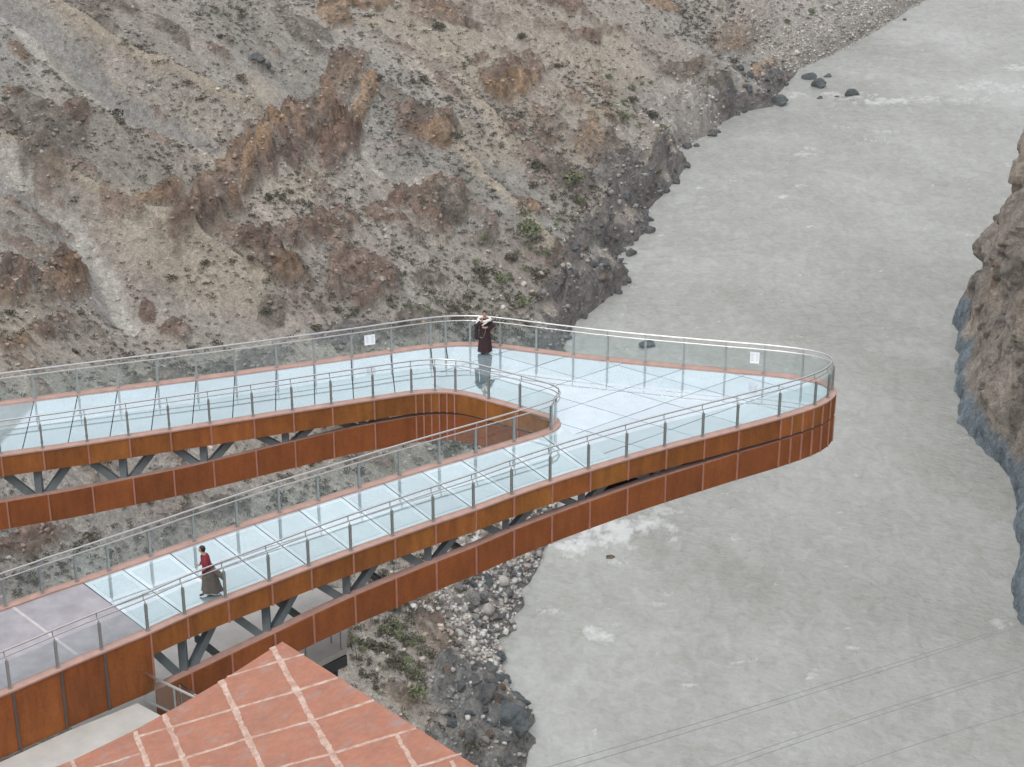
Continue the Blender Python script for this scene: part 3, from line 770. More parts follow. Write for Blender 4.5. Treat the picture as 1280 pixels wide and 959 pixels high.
# post positions from the photograph
near_posts = [(14.1, 860.5), (72.5, 835), (128, 811), (182.5, 789), (228.4, 768.5), (281, 747.3), (334, 726.8), (385.4, 707.3), (438, 687.5), (489, 669.5), (540, 651.8), (590, 635), (638, 618.3), (687.2, 602.2), (736, 587), (784.6, 572.6), (831, 559.5), (877, 546.8), (922.2, 534.9), (971.4, 521.7), (1019.7, 508)]
tip_posts = [(1036, 499), (1042, 488.5)]
back_posts = [(1004, 472), (954, 467), (905, 463), (856, 459), (808, 454.5), (761, 449.5), (715, 444.5), (669, 439), (624, 433), (586, 430.5), (559, 431)]
far_posts = [(537, 433.5), (489, 440.5), (441, 447.5), (393, 454.5), (346, 461), (296, 467.8), (247, 474.5), (198, 480.5), (148, 486.5), (97, 493), (46, 499.5), (-6, 506)]
inn_posts = [(4, 757), (50, 741), (95, 726.5), (134, 713.5), (187.4, 695.3), (242, 675.5), (293.5, 658), (346.5, 640.5), (396, 626), (448.7, 610.5), (498, 594.5), (546, 580), (594, 566), (642, 552), (687, 538.5), (693, 527), (651, 511), (610.6, 499.5), (570.6, 490), (543, 488.5), (515, 491.5), (465.5, 498.6), (416, 506.5), (366, 514), (315, 522), (263.6, 530), (212, 538), (160.7, 546), (107.4, 553.8), (53.3, 561.5), (0, 569.5)]

def ext_params(P, pxs, step=1.52):
    L = arclen(P); s = sorted(L[near_idx(P, q)] for q in plan(pxs))
    a = s[0] - step
    while a > .5: s.insert(0, a); a -= step
    b = s[-1] + step
    while b < L[-1] - .5: s.append(b); b += step
    return np.array(s)
def at_s(P, s):
    L = arclen(P); return np.stack([np.interp(s, L, P[:, 0]), np.interp(s, L, P[:, 1])], -1)
SO = ext_params(OUT, near_posts + tip_posts + back_posts + far_posts)
SI = ext_params(INN, inn_posts)

solid_end = arclen(OUT)[near_idx(OUT, plan([(190, 791)])[0])]

def fascia(P, s_seams, depth, side, solid_to=None):
    """side: outward normal is side * left-of-travel.  Upper and lower bands of plates with joints"""
    L = arclen(P); s_all = np.concatenate([[0], s_seams, [L[-1]]])
    dep = depth(P)
    # near the tip and the tight bends the plates are half as long
    up, lo = MB(), MB(); tu, tl = [], []
    def plate(mb, tl_, a, b, zt, zb, tintv, mi=0):
        ss = np.linspace(a, b, max(2, int((b - a) / .12)))
        p = at_s(P, ss); pi = at_s(offset(P, -side * .05), ss)
        ztv = zt(ss); zbv = zb(ss)
        for i in range(len(ss) - 1):
            A = (*p[i], ztv[i]); B = (*p[i + 1], ztv[i + 1]); Cc = (*p[i + 1], zbv[i + 1]); D = (*p[i], zbv[i])
            A2 = (*pi[i], ztv[i]); B2 = (*pi[i + 1], ztv[i + 1]); C2 = (*pi[i + 1], zbv[i + 1]); D2 = (*pi[i], zbv[i])
            n0 = len(mb.f)
            mb.poly([A, D, Cc, B] if side < 0 else [A, B, Cc, D], mi)
            mb.poly([A2, B2, C2, D2] if side < 0 else [A2, D2, C2, B2], mi)
            mb.poly([A, B, B2, A2], mi); mb.poly([D, D2, C2, Cc], mi)
            tl_ += [tintv] * (len(mb.f) - n0)
    def rib(mb, tl_, s, zt, zb, wdt=.055, mi=1):
        p = at_s(P, s); q = at_s(P, s + .05); t = (q - p) / np.linalg.norm(q - p); nn = np.array([-t[1], t[0]]) * side
        n0 = len(mb.f)
        mb.box((*(p + nn * .012), (zt + zb) / 2), (wdt, .05, zt - zb), np.array([[*t, 0], [*nn, 0], [0, 0, 1]]), mi)
        tl_ += [np.ones(3)] * (len(mb.f) - n0)
    dz = lambda s: np.interp(s, L, dep)
    zu = lambda s: np.full(np.shape(s), -.02)
    zub = lambda s: np.full(np.shape(s), -UP_H)
    zlt = lambda s: -dz(s) + np.minimum(LO_H, dz(s) - UP_H - .06)
    zlb = lambda s: -dz(s)
    for a, b in zip(s_all[:-1], s_all[1:]):
        if b - a < .05: continue
        tv = np.array([1.0, 1.0, 1.0]) * random.uniform(.84, 1.16) * np.array([1, random.uniform(.92, 1.08), 1])
        tv2 = np.array([1.0, 1.0, 1.0]) * random.uniform(.88, 1.1)
        if solid_to and b <= solid_to + .6:
            plate(up, tu, a + .02, b - .02, zu, lambda s: np.full(np.shape(s), -2.03), tv * np.array([.9, .82, .85]))
        else:
            plate(up, tu, a + .012, b - .012, zu, zub, tv)
            plate(lo, tl, a + .012, b - .012, zlt, zlb, tv2)
    for s in s_seams:
        if solid_to and s <= solid_to - .2:
            rib(up, tu, s, -.03, -2.02, .07, 2)
        else:
            solid_here = solid_to and abs(s - solid_to) < .3
            rib(up, tu, s, -.03, -2.0 if solid_here else -UP_H - .01, .055)
            if not solid_here: rib(lo, tl, s, float(zlt(s)) + .01, float(zlb(s)), .055)
    # flat top flange of the lower band
    fl = MB()
    ss = np.arange((solid_to or 0.0) + .1, L[-1], .24)
    p = at_s(offset(P, -side * .055), ss); q = at_s(offset(P, -side * .36), ss); zt = zlt(ss)
    for i in range(len(ss) - 1):
        fl.poly([(*p[i], zt[i] - .004), (*p[i + 1], zt[i + 1] - .004), (*q[i + 1], zt[i + 1] - .004), (*q[i], zt[i] - .004)])
        fl.poly([(*p[i], zt[i] - .03), (*q[i], zt[i] - .03), (*q[i + 1], zt[i + 1] - .03), (*p[i + 1], zt[i + 1] - .03)])
        fl.poly([(*q[i], zt[i] - .004), (*q[i + 1], zt[i + 1] - .004), (*q[i + 1], zt[i + 1] - .03), (*q[i], zt[i] - .03)])
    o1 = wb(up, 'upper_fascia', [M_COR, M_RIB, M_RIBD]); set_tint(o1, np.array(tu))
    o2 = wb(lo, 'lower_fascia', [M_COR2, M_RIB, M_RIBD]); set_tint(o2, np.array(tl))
    fl_o = MB(); fl_o.v, fl_o.f, fl_o.m = [tuple(np.array(v) ) for v in fl.v], fl.f, fl.m
    o3 = wb(fl_o, 'top_flange', [M_COP], o2)
    return zlt, zlb

def with_mid(s, a, b, n=1):
    """extra joints between arclengths a and b"""
    out = []
    for p, q in zip(s[:-1], s[1:]):
        out.append(p)
        if p >= a - .2 and q <= b + .2:
            out += list(np.linspace(p, q, n + 2)[1:-1])
    out.append(s[-1]); return np.array(out)
LO_ = arclen(OUT); LI_ = arclen(INN)
sA = LO_[near_idx(OUT, plan([(1012, 512)])[0])]; sB = LO_[near_idx(OUT, plan([(1004, 471)])[0])]
SOf = np.concatenate([SO[SO < sA + .1], np.arange(max(SO[SO < sA + .1]) + .5, sB - .2, .5), SO[SO > sB - .1]])
iA = LI_[near_idx(INN, plan([(519, 493)])[0])]; iB = LI_[near_idx(INN, plan([(570, 492)])[0])]
bend = np.linspace(iB, iA, 6)
SIf = np.sort(np.concatenate([SI[(SI < iB - .3) | (SI > iA + .3)], bend]))
zltO, zlbO = fascia(OUT, SOf, depth_out, -1, solid_end)
zltI, zlbI = fascia(INN, SIf, depth_in, +1)

# coping strips along both edges
def coping(P, inward, wdt=.27):
    mb = MB()
    a = offset(P, -inward * .035); b = offset(P, inward * wdt)
    for i in range(0, len(P) - 2, 2):
        j = i + 2
        mb.poly([(*a[i], .04), (*a[j], .04), (*b[j], .04), (*b[i], .04)])
        mb.poly([(*a[i], -.018), (*a[j], -.018), (*a[j], .04), (*a[i], .04)])
        mb.poly([(*b[i], .04), (*b[j], .04), (*b[j], -.03), (*b[i], -.03)])
    return wb(mb, 'coping', [M_COP])
coping(OUT, 1); coping(INN, -1)

# ---- floor: a dark carrying sheet with a glass panel for every bay
OUTi = offset(OUT, .272); INNi = offset(INN, -.272)
# cross lines of the near leg (perpendicular), the far leg (skewed) and a slanted grid on the platform
def clip_half(poly, p, n):
    out = []; 
    for i in range(len(poly)):
        a, b = poly[i], poly[(i + 1) % len(poly)]
        da = (a - p) @ n; db = (b - p) @ n
        if da >= 0: out.append(a)
        if da * db < 0: out.append(a + (b - a) * (da / (da - db)))
    return out
def area(poly):
    if len(poly) < 3: return 0
    P = np.array(poly); x, y = P[:, 0], P[:, 1]
    return .5 * np.sum(x * np.roll(y, -1) - y * np.roll(x, -1))
def sub(P, a, b, step=3):
    i, j = near_idx(P, a), near_idx(P, b)
    r = list(range(i, j, step)) if i < j else list(range(i, j, -step))
    return [P[k] for k in r] + [P[j]]
n_o = plan([(772, 578)])[0]; n_i = plan([(694, 533)])[0]      # near leg / platform
f_o = plan([(568, 429)])[0]; f_i = plan([(541, 491)])[0]      # far leg / platform
g_o = plan([(182, 789)])[0]; g_i = plan([(101, 727)])[0]      # stone / glass on the near leg
near_poly = sub(OUTi, g_o, n_o) + sub(INNi, n_i, g_i)
stone_poly = sub(OUTi, OUTi[0], g_o) + sub(INNi, g_i, INNi[0])
plat_poly = sub(OUTi, n_o, f_o) + sub(INNi, f_i, n_i)
far_poly = sub(OUTi, f_o, OUTi[-1]) + sub(INNi, INNi[-1], f_i)
sheet = MB()
for pl in (near_poly, plat_poly, far_poly):
    sheet.poly([(*p, -.055) for p in pl])
floor = wb(sheet, 'glass_floor', [M_DARK])
panel_count = 0
def panel(Q, R=None, glass=None):
    global panel_count
    if len(Q) < 3 or abs(area(Q)) < .002: return
    if area(Q) < 0: Q = Q[::-1]
    if R is not None and len(R) > 2 and area(R) < 0: R = R[::-1]
    c = np.mean(Q, axis=0); tilt = RNG.normal(0, .0022, 2)
    mb = MB()
    def z(p): return (p - c) @ tilt
    fr = R is not None and len(R) > 2
    lo = .004 if fr else 0.0
    mb.poly([(*p, z(p) - lo) for p in Q], 1 if fr else 0)
    if fr: mb.poly([(*p, z(p)) for p in R], 0)
    for i in range(len(Q)):
        a, b = Q[i], Q[(i + 1) % len(Q)]
        mb.poly([(*a, z(a) - lo), (*a, -.03), (*b, -.03), (*b, z(b) - lo)], 1)
    wb(mb, 'glass_panel', [glass or M_FLOOR, M_FROST], floor)
    panel_count += 1
def strip_cells(poly, lines, gap=.017):
    """lines: list of (point, direction); cuts poly into the bays between consecutive lines"""
    for (p, d), (q, e) in zip(lines[:-1], lines[1:]):
        n = np.array([-d[1], d[0]]); m = np.array([-e[1], e[0]])
        if (q - p) @ n < 0: n = -n
        if (p - q) @ m < 0: m = -m
        c = clip_half([np.array(a) for a in poly], p + n * gap, n)
        c = clip_half(c, q + m * gap, m) if len(c) > 2 else c
        yield c
# near leg
ptsO = at_s(OUT, SO); Lg = g_o; 
lines = []
for s in SO:
    p = at_s(OUT, s); t = at_s(OUT, s + .3) - at_s(OUT, s - .3); t /= np.linalg.norm(t)
    lines.append((p, np.array([-t[1], t[0]])))
nl = [l for l in lines if -13 < l[0][0] < 9 and l[0][1] < 62.5]
OUTf, INNf = offset(OUT, .272 + .22), offset(INN, -.272 - .22)
near_in = sub(OUTf, g_o, n_o) + sub(INNf, n_i, g_i)
for c, ci in zip(strip_cells(near_poly, nl), strip_cells(near_in, nl, .16)):
    panel(c, ci)
# far leg
sk = plan([(96, 497)])[0] - plan([(84, 557)])[0]; sk /= np.linalg.norm(sk)
flines = []
for s in SO[SO > LO_[far_mid] - 3]:
    flines.append((at_s(OUT, s), sk))
for c in strip_cells(far_poly, flines):
    if len(c) > 2: panel(c, None, M_FLOOR2)
# platform
A1 = plan([(704, 498)])[0]; A2 = plan([(800, 526)])[0]; dirA = (A2 - A1) / np.linalg.norm(A2 - A1)
B1 = plan([(694, 516)])[0]; B2 = plan([(850, 463)])[0]; dirB = (B2 - B1) / np.linalg.norm(B2 - B1)
nA = np.array([-dirA[1], dirA[0]]); nB = np.array([-dirB[1], dirB[0]])
stA = 1.72; stB = 1.72
for i in range(-12, 13):
    ca = clip_half(plat_poly, A1 + nA * (i * stA + .015), nA); ca = clip_half(ca, A1 + nA * ((i + 1) * stA - .015), -nA) if len(ca) > 2 else ca
    if len(ca) < 3: continue
    for j in range(-12, 13):
        cb = clip_half(ca, B1 + nB * (j * stB + .015), nB); cb = clip_half(cb, B1 + nB * ((j + 1) * stB - .015), -nB) if len(cb) > 2 else cb
        if len(cb) > 2: panel(cb, None, M_FLOOR2)
# stone landing
sm = MB(); sm.poly([(*p, -.012) for p in stone_poly])
j1, j2 = plan([(15, 758)])[0], plan([(96, 818)])[0]; tj = (j2 - j1) / np.linalg.norm(j2 - j1); nj = np.array([-tj[1], tj[0]])
sm.poly([(*p, -.006) for p in (j1 - nj * .05, j2 - nj * .05, j2 + nj * .05, j1 + nj * .05)], 1)
if nj[0] > 0: nj = -nj
for off in (3.0, 6.0):
    a, b = j1 + nj * off, j2 + nj * off
    sm.poly([(*p, -.006) for p in (a - nj * .03, b - nj * .03, b + nj * .03, a + nj * .03)], 1)
wb(sm, 'stone_landing', [M_STONE, M_JOINT])
# soffit added below the platform, dark to put shade behind the bands' gap
so_ = MB(); so_.poly([(*p, -1.86) for p in plat_poly][::-1]); so_.poly([(*p, -1.83) for p in plat_poly])
wb(so_, 'gap_shade_sheet', [M_DARK])

# ---- truss braces between the bands
def braces(P, s_seams, inset, zlt, lo_s, hi_s, phase):
    s = [x for x in s_seams if lo_s < x < hi_s]
    Q = offset(P, inset)
    def pt(a, z):
        p = at_s(Q, a); return (p[0], p[1], z)
    for k in range(len(s)):
        gap = -UP_H - float(zlt(s[k]))
        if gap < .12: continue
        if k % 2 == phase:                       # bottom node with a post and two diagonals
            zb = float(zlt(s[k])) - .25
            mb = MB(); mb.beam(pt(s[k], zb), pt(s[k], -.5), .30, .24); wb(mb, 'truss_post', [M_STEELD])
            for j in (-1, 1):
                sj = s[k + j] if 0 <= k + j < len(s) else s[k] + j * 1.4
                if 0 < sj < arclen(P)[-1]:
                    mb = MB(); mb.beam(pt(s[k] + j * .14, zb), pt(sj - j * .1, -.55), .22, .24); wb(mb, 'truss_brace', [M_STEELD])
kO = [x for x in SO if x > solid_end - .1]
braces(OUT, SO, .42, zltO, solid_end + .2, LO_[tip_i] - 2, 0)
braces(INN, SI, -.42, zltI, LI_[inn_c] + 3, LI_[-1] - .5, 1)
braces(INN, SI, -.42, zltI, 6.0, LI_[inn_c] - 1, 0)
# floor beams across the legs, seen through the truss
cb_ = 0
for s in SO[::2]:
    p = at_s(OUT, s)
    if p[1] < 60 and p[0] < 4 and s > solid_end:
        q = INN[near_idx(INN, p + (at_s(offset(OUT, 3.2), s) - p))]
        mb = MB(); mb.beam((*(p * .9 + q * .1), -.45), (*(p * .2 + q * .8), -.45), .15, .3); wb(mb, 'cross_beam', [M_STEELD])
        mb = MB(); mb.beam((*(p * .9 + q * .1), float(zltO(s)) - .45), (*(p * .45 + q * .55), float(zltO(s)) - .45), .15, .2); wb(mb, 'cross_beam', [M_STEELD])

# ---- railings
def post_mesh():
    mb = MB()
    for sgn in (-1, 1):
        mb.box((0, sgn * .026, .47), (.075, .018, .92))
    mb.box((0, 0, .015), (.13, .12, .03))
    for z in (.22, .78):
        mb.box((0, 0, z), (.10, .06, .05))
    mb.tube([(0, 0, .90), (0, .03, 1.0), (0, .10, 1.06), (0, .10, 1.24)], .016, 6)
    return mb.mesh('post')
PM = post_mesh(); PM.materials.append(M_POST)
def railing(P, inward, sposts):
    base = offset(P, inward * .13); L = arclen(base); Lp = arclen(P)
    sb = np.interp(sposts, Lp, L)
    rail = offset(P, inward * .23)
    mb = MB()
    mb.tube([(*p, 1.25) for p in rail[::2]], .030, 8); mb.tube([(*p, 1.05) for p in rail[::2]], .022, 8)
    ro = wb(mb, 'railing', [M_STAIN], smooth=True)
    for s in sb:
        p = at_s(base, s); t = at_s(base, s + .2) - at_s(base, s - .2); t /= np.linalg.norm(t)
        nn = np.array([-t[1], t[0]]) * inward
        o = bpy.data.objects.new('post', PM); COL.objects.link(o); o.parent = ro
        o.location = (p[0] - WL[0], p[1] - WL[1], .04)
        o.rotation_euler = (0, 0, math.atan2(nn[1], nn[0]) - math.pi / 2)
    sg = np.concatenate([[max(0, sb[0] - 1.5)], sb, [min(L[-1], sb[-1] + 1.5)]])
    for a, b in zip(sg[:-1], sg[1:]):
        if b - a < .3: continue
        ss = np.linspace(a + .05, b - .05, max(2, int((b - a) / .2)))
        p = at_s(offset(base, .005), ss); q = at_s(offset(base, -.005), ss)
        mb = MB()
        for i in range(len(ss) - 1):
            mb.poly([(*p[i], .10), (*p[i + 1], .10), (*p[i + 1], .95), (*p[i], .95)])
            mb.poly([(*q[i], .10), (*q[i], .95), (*q[i + 1], .95), (*q[i + 1], .10)])
            mb.poly([(*p[i], .95), (*p[i + 1], .95), (*q[i + 1], .95), (*q[i], .95)])
        wb(mb, 'glass_pane', [M_GLASS], ro)
    return base
base_out = railing(OUT, 1, SO)
base_in = railing(INN, -1, SI)

# ------------------------------------------------------------------ notices on the glass
def notice(px, py, wd, ht, label):
    p0 = on_z(px, py + 17, 0)[:2]; i = near_idx(base_out, p0); p = base_out[i]
    t = base_out[i + 2] - base_out[i - 2]; t /= np.linalg.norm(t); nn = np.array([-t[1], t[0]])
    c = p + nn * .012
    ax = np.array([[*t, 0], [*nn, 0], [0, 0, 1.0]])
    o = empty('notice_sign', (*c, .50), label, 'notice')
    mb = MB(); mb.box((0, 0, .14), (wd, .006, ht), ax); b = mb.build('sheet', [M_WHITE], o)
    for cx in (-.25, .25):
        for k in range(5):
            mb = MB(); mb.box(np.array([0, 0, .14 + ht * (.32 - k * .14)]) + ax[0] * cx * wd + ax[1] * .006, (wd * random.uniform(.2, .34), .004, ht * .05), ax)
            mb.build('print_line', [M_INK], b)
notice(458, 422, .42, .42, 'small white notice on the glass railing of the far walkway left of the standing person')
notice(943, 442, .34, .46, 'white printed notice on the back glass railing near the rounded tip')

# ------------------------------------------------------------------ plaza, terrace, stair guard
def slab(name, poly, zt, th, mats, label, cat, top_mi=0, side_mi=0):
    c = np.mean(poly, axis=0)
    mb = MB()
    if area(poly) < 0: poly = poly[::-1]
    mb.poly([(*(p - c), 0) for p in poly], top_mi); mb.poly([(*(p - c), -th) for p in poly][::-1], side_mi)
    for a, b in zip(poly, np.roll(poly, -1, axis=0)):
        mb.poly([(*(a - c), 0), (*(a - c), -th), (*(b - c), -th), (*(b - c), 0)], side_mi)
    o = mb.build(name, mats); o.location = (*c, zt)
    tag(o, label, cat); return o
PZ = -2.05
pz = lambda l, z: np.array([on_z(x, y, z)[:2] for x, y in l])
slab('plaza', pz([(-260, 1060), (-120, 1003), (0, 953), (86, 913.5), (172, 879), (230, 910), (300, 1010), (260, 1100), (-260, 1200)], PZ), PZ, .35, [M_CONC],
     'pale concrete plaza strip between the rusty wall and the red roof', 'plaza')['kind'] = 'structure'
TZ = -5.0
ter = slab('terrace', pz([(60, 880), (200, 792), (330, 752), (392, 735), (440, 735), (432, 811), (370, 842), (300, 876), (140, 960)], TZ), TZ, .22, [M_CONC],
     'pale concrete terrace below the near walkway', 'terrace'); ter['kind'] = 'structure'
edge = pz([(432, 811), (370, 842)], TZ)
ub = empty('terrace_support', (*edge[0], TZ - .24), 'dark steel frame carrying the corner of the concrete terrace', 'support')
e0 = edge[0]; e1 = pz([(300, 876)], TZ)[0]; tdir = (e1 - e0) / np.linalg.norm(e1 - e0); ndir = np.array([-tdir[1], tdir[0]]); 
if ndir[1] < 0: ndir = -ndir
mb = MB(); mb.beam((0, 0, -.2), (*(tdir * 6), -.2), .12, .40); mb.build('edge_beam', [M_CONCD], ub)
mb = MB(); mb.beam((*(ndir * .15), -.2), (*(ndir * 4), -.2), .12, .38); mb.build('side_beam', [M_CONCD], ub)
for k, (a, b) in enumerate(((.3, .3), (3.2, .3), (.3, 3.0))):
    mb = MB(); q = tdir * a + ndir * b; mb.box((*q, -3.4), (.25, .25, 6)); mb.build('column', [M_CONCD], ub)
tr = empty('terrace_railing', (*edge[0], TZ), 'thin steel railing along the edge of the concrete terrace', 'railing')
mb = MB()
P = [tdir * 6 + ndir * .1, tdir * .12 + ndir * .1, tdir * .12 + ndir * 1.6]
mb.tube([(*P[0], .98), (*P[1], .98), (*P[2], .98)], .02, 6); mb.build('handrail', [M_STAIN], tr)
for q in (P[1], (P[0] * .25 + P[1] * .75), (P[0] * .5 + P[1] * .5), (P[1] * .66 + P[2] * .34), (P[1] * .33 + P[2] * .67)):
    mb = MB(); mb.box((*q, .48), (.045, .045, .96)); mb.build('post', [M_POST], tr)

# glass stair guard beside the rusty wall
ga = on_z(180, 878, PZ); gb = on_z(262, 918, PZ)
gd = empty('stair_guard', ga, 'glass stair guard with steel handrail beside the rusty wall', 'glass guard')
t = (gb - ga)[:2]; Lg = np.linalg.norm(t); t /= Lg; n2_ = np.array([-t[1], t[0]])
mb = MB(); mb.beam((0, 0, 1.10), (*(t * Lg), 1.10), .06, .05); mb.build('handrail', [M_STAIN], gd)
mb = MB(); mb.beam((0, 0, .12), (*(t * Lg), .12), .06, .05); mb.build('bottom_rail', [M_POST], gd)
mb = MB(); mb.beam((*(t * .02), .61), (*(t * (Lg - .05)), .61), .012, .90); mb.build('glass_pane', [M_GLASS], gd)
for a in (1.35,):
    mb = MB(); mb.box((*(t * a), .55), (.05, .05, 1.1)); mb.build('post', [M_POST], gd)
ha = on_z(226, 872, PZ - .3)
hd = empty('stair_handrail', (*ha[:2], PZ - .9), 'short bent steel handrail between the glass guard and the red roof', 'handrail')
mb = MB(); mb.tube([(0, 0, 0), (0, 0, 1.05), (.03, -.02, 1.1), (*(t * 1.6), .78), (*(t * 1.6), 0)], .03, 8)
mb.build('rail', [M_STAIN], hd, True)

# ------------------------------------------------------------------ red roof in the foreground
def cam2w(x, f, u): return np.array([x, f * CT + u * ST, -f * ST + u * CT])
dL = cam2w(-930, 2588, 810); dM = cam2w(1, 0, .3)
nR = np.cross(dM, dL); nR /= np.linalg.norm(nR); nR *= np.sign(nR[2])
apex = on_z(353, 802, .35)
def on_roof(px, py):
    r = ray(px, py); o = np.array([0, 0, CAMZ])
    t_ = ((apex - o) @ nR) / (r @ nR); return o + r * t_
L0 = np.array([70, 790.0]); sc_ = 550 / 1280.0
rz = lambda x, y: on_roof(70 + x * sc_, 790 + y * sc_)
poly_px = [(353, 802), (422, 846), (521, 910), (600, 961), (800, 1095), (500, 1250), (-200, 1250), (-60, 1010), (91.5, 950), (164.5, 914.6), (225, 881.5), (285, 846)]
RP = np.array([on_roof(x, y) for x, y in poly_px]); rc = apex.copy()
pav = empty('roof_pavilion', (apex[0], apex[1] - 2, PZ), 'low building with a sloping terracotta red roof of slabs and pale joints', 'building')
PL = np.array(pav.location)
mr = NT('terracotta_roof_slab')
v = mr.obj(); f = mr.noise(.9, 8, .7, v); f2 = mr.noise(4.5, 6, .65, v); at = mr.n('Attribute', attribute_name='tint')
c = mr.ramp(f, [(.30, (.32, .155, .112)), (.48, (.38, .165, .108)), (.70, (.425, .186, .118))])
greyp = mr.ramp(mr.noise(1.7, 7, .72, v), [(.52, (0,) * 3), (.68, (1,) * 3)])
c = mr.mix(greyp, c, (.33, .225, .20))
c = mr.mix(.45, c, mr.ramp(f2, [(.3, (.72,) * 3), (.7, (1.25,) * 3)]), 'MULTIPLY')
c = mr.mix(1.0, c, at.outputs['Color'], 'MULTIPLY')
mr.set(Base_Color=c, Roughness=.75); mr.bump(f2, .3, .03)
mj = NT('crumbly_pale_joint'); f = mj.noise(3.5, 6, .7, mj.obj())
mj.set(Base_Color=mj.ramp(f, [(.32, (.36, .21, .16)), (.52, (.52, .36, .29)), (.74, (.66, .56, .49))]), Roughness=.9); mj.bump(f, .5, .03)
mb = MB()
top = [p - PL for p in RP]; th_ = nR * .22
mb.poly(top[::-1] if np.cross(top[1] - top[0], top[-1] - top[0]) @ nR < 0 else top)
mb.poly([p - th_ for p in top])
for a, b in zip(top, top[1:] + top[:1]): mb.poly([a, b, b - th_, a - th_])
slab_o = mb.build('roof_slab', [mr.m], pav); set_tint(slab_o, np.ones((len(mb.f), 3)))
# raised, ragged joints
def joint(pts, wd):
    P = np.array([rz(x, y) for x, y in pts]); P, tt = resample(P, .04)
    T = np.gradient(P, axis=0); T /= np.linalg.norm(T, axis=1)[:, None]; Sd = np.cross(nR, T)
    wl = 1.0 * wd * (1 + .6 * fbm(tt * 3.0, tt * 0 + random.random() * 50, 3, 4, .7)); wr = 1.0 * wd * (1 + .6 * fbm(tt * 3.0, tt * 0 + random.random() * 50, 9, 4, .7))
    mb = MB(); k = len(P)
    A = P + Sd * wl[:, None] - PL + nR * .004; B = P - Sd * wr[:, None] - PL + nR * .004; Cc = P + nR * (.007 + .003 * vnoise(tt * 3, tt * 0, 5))[:, None] - PL
    mb.quads(list(A) + list(Cc) + list(B), [(i, k + i, k + i + 1, i + 1) for i in range(k - 1)] + [(k + i, 2 * k + i, 2 * k + i + 1, k + i + 1) for i in range(k - 1)])
    o = mb.build('joint', [mj.m], slab_o)
for pts, wd in (([(629, 44), (700, 170), (745, 255), (825, 393), (960, 620)], .085), ([(479, 141), (520, 225), (560, 315), (600, 393), (700, 590)], .085), ([(314, 240), (380, 393), (450, 560)], .075),
                ([(229, 290), (270, 393), (330, 540)], .075), ([(45, 374), (60, 410), (110, 540)], .06), ([(990, 300), (1045, 393), (1150, 560)], .06), ([(1150, 375), (1200, 460)], .05),
                ([(497, 131), (640, 88), (722, 65)], .05), ([(232, 306), (330, 279), (510, 226), (690, 175), (820, 133)], .06), ([(110, 396), (245, 354)], .05), ([(288, 391), (385, 364), (555, 312), (740, 260), (925, 199)], .06),
                ([(560, 425), (680, 386), (810, 352), (1048, 280)], .06), ([(900, 440), (1060, 390), (1180, 354)], .06), ([(150, 470), (420, 395), (600, 340 + 60)], .05)):
    joint(pts, wd)
# walls under the roof
cen = np.mean(RP, axis=0); mb = MB()
wl = [cen + (p - cen) * .93 for p in RP]
for a, b in zip(wl, wl[1:] + wl[:1]):
    mb.poly([a - PL - nR * .2, b - PL - nR * .2, np.array([*b[:2], -9]) - PL, np.array([*a[:2], -9]) - PL])
mb.build('wall', [M_CONC], pav)

# ------------------------------------------------------------------ overhead cables over the river
def cable(pts, d0, d1, label):
    P = []
    xs = np.array([p[0] for p in pts]); ysx = np.array([p[1] for p in pts])
    for x in np.linspace(500, 1480, 60):
        y = np.polyval(np.polyfit(xs, ysx, 2), x) if len(xs) > 2 else np.interp(x, xs, ysx)
        r = ray(x, y); dd = d0 + (d1 - d0) * (x - 500) / 980
        P.append(np.array([0, 0, CAMZ]) + r / FPX * dd)
    mid = P[30]; mb = MB(); mb.tube([p - mid for p in P],   .0095, 5)
    o = mb.build('overhead_cable', [M_CAB], None, True); o.location = mid
    tag(o, label, 'cable', 'overhead cables crossing the river')
M_CAB = simple('grey_cable', (.21, .22, .23), .5, .05)
cable([(690, 957), (800, 925.6), (950, 880.6), (1137, 822.5), (1242, 790.6)], 70, 95, 'thin grey overhead cable over the river, uppermost of the set')
cable([(700, 963), (800, 934), (950, 888), (1137, 826.5), (1242, 794)], 70, 95, 'thin grey overhead cable close below the uppermost one')
cable([(890, 959), (1025, 911), (1175, 865.6), (1280, 832)], 68, 92, 'thin grey overhead cable, upper one of the middle pair')
cable([(912, 959), (1025, 918), (1175, 871), (1280, 837)], 68, 92, 'thin grey overhead cable, lower one of the middle pair')
cable([(1100, 946), (1194, 915), (1280, 890)], 66, 90, 'single thin overhead cable in the lower right corner, lowest of the set')

# ------------------------------------------------------------------ boulders
def boulder_mesh(seed, sub=3, sq=(1, 1, .7)):
    bm = bmesh.new(); bmesh.ops.create_icosphere(bm, subdivisions=sub, radius=1)
    r = random.Random(seed); planes = []
    for _ in range(16):
        n = Vector((r.gauss(0, 1), r.gauss(0, 1), r.gauss(0, 1))).normalized(); planes.append((n, r.uniform(.5, .9)))
    for vv in bm.verts:
        co = vv.co.copy()
        for n, dd in planes:
            q = co.dot(n) - dd
            if q > 0: co -= n * q * .9
        a = np.array([co.x * 2 + seed, co.y * 2 + co.z]); k = float(fbm(np.array([a[0]]), np.array([a[1]]), seed, 4, .6)[0])
        co *= 1 + .22 * k
        vv.co = Vector((co.x * sq[0], co.y * sq[1], co.z * sq[2]))
    me = bpy.data.meshes.new('boulder'); bm.to_mesh(me); bm.free()
    return me
BM = [boulder_mesh(s, 4, (1, random.uniform(.65, .9), random.uniform(.5, .8))) for s in range(6)]
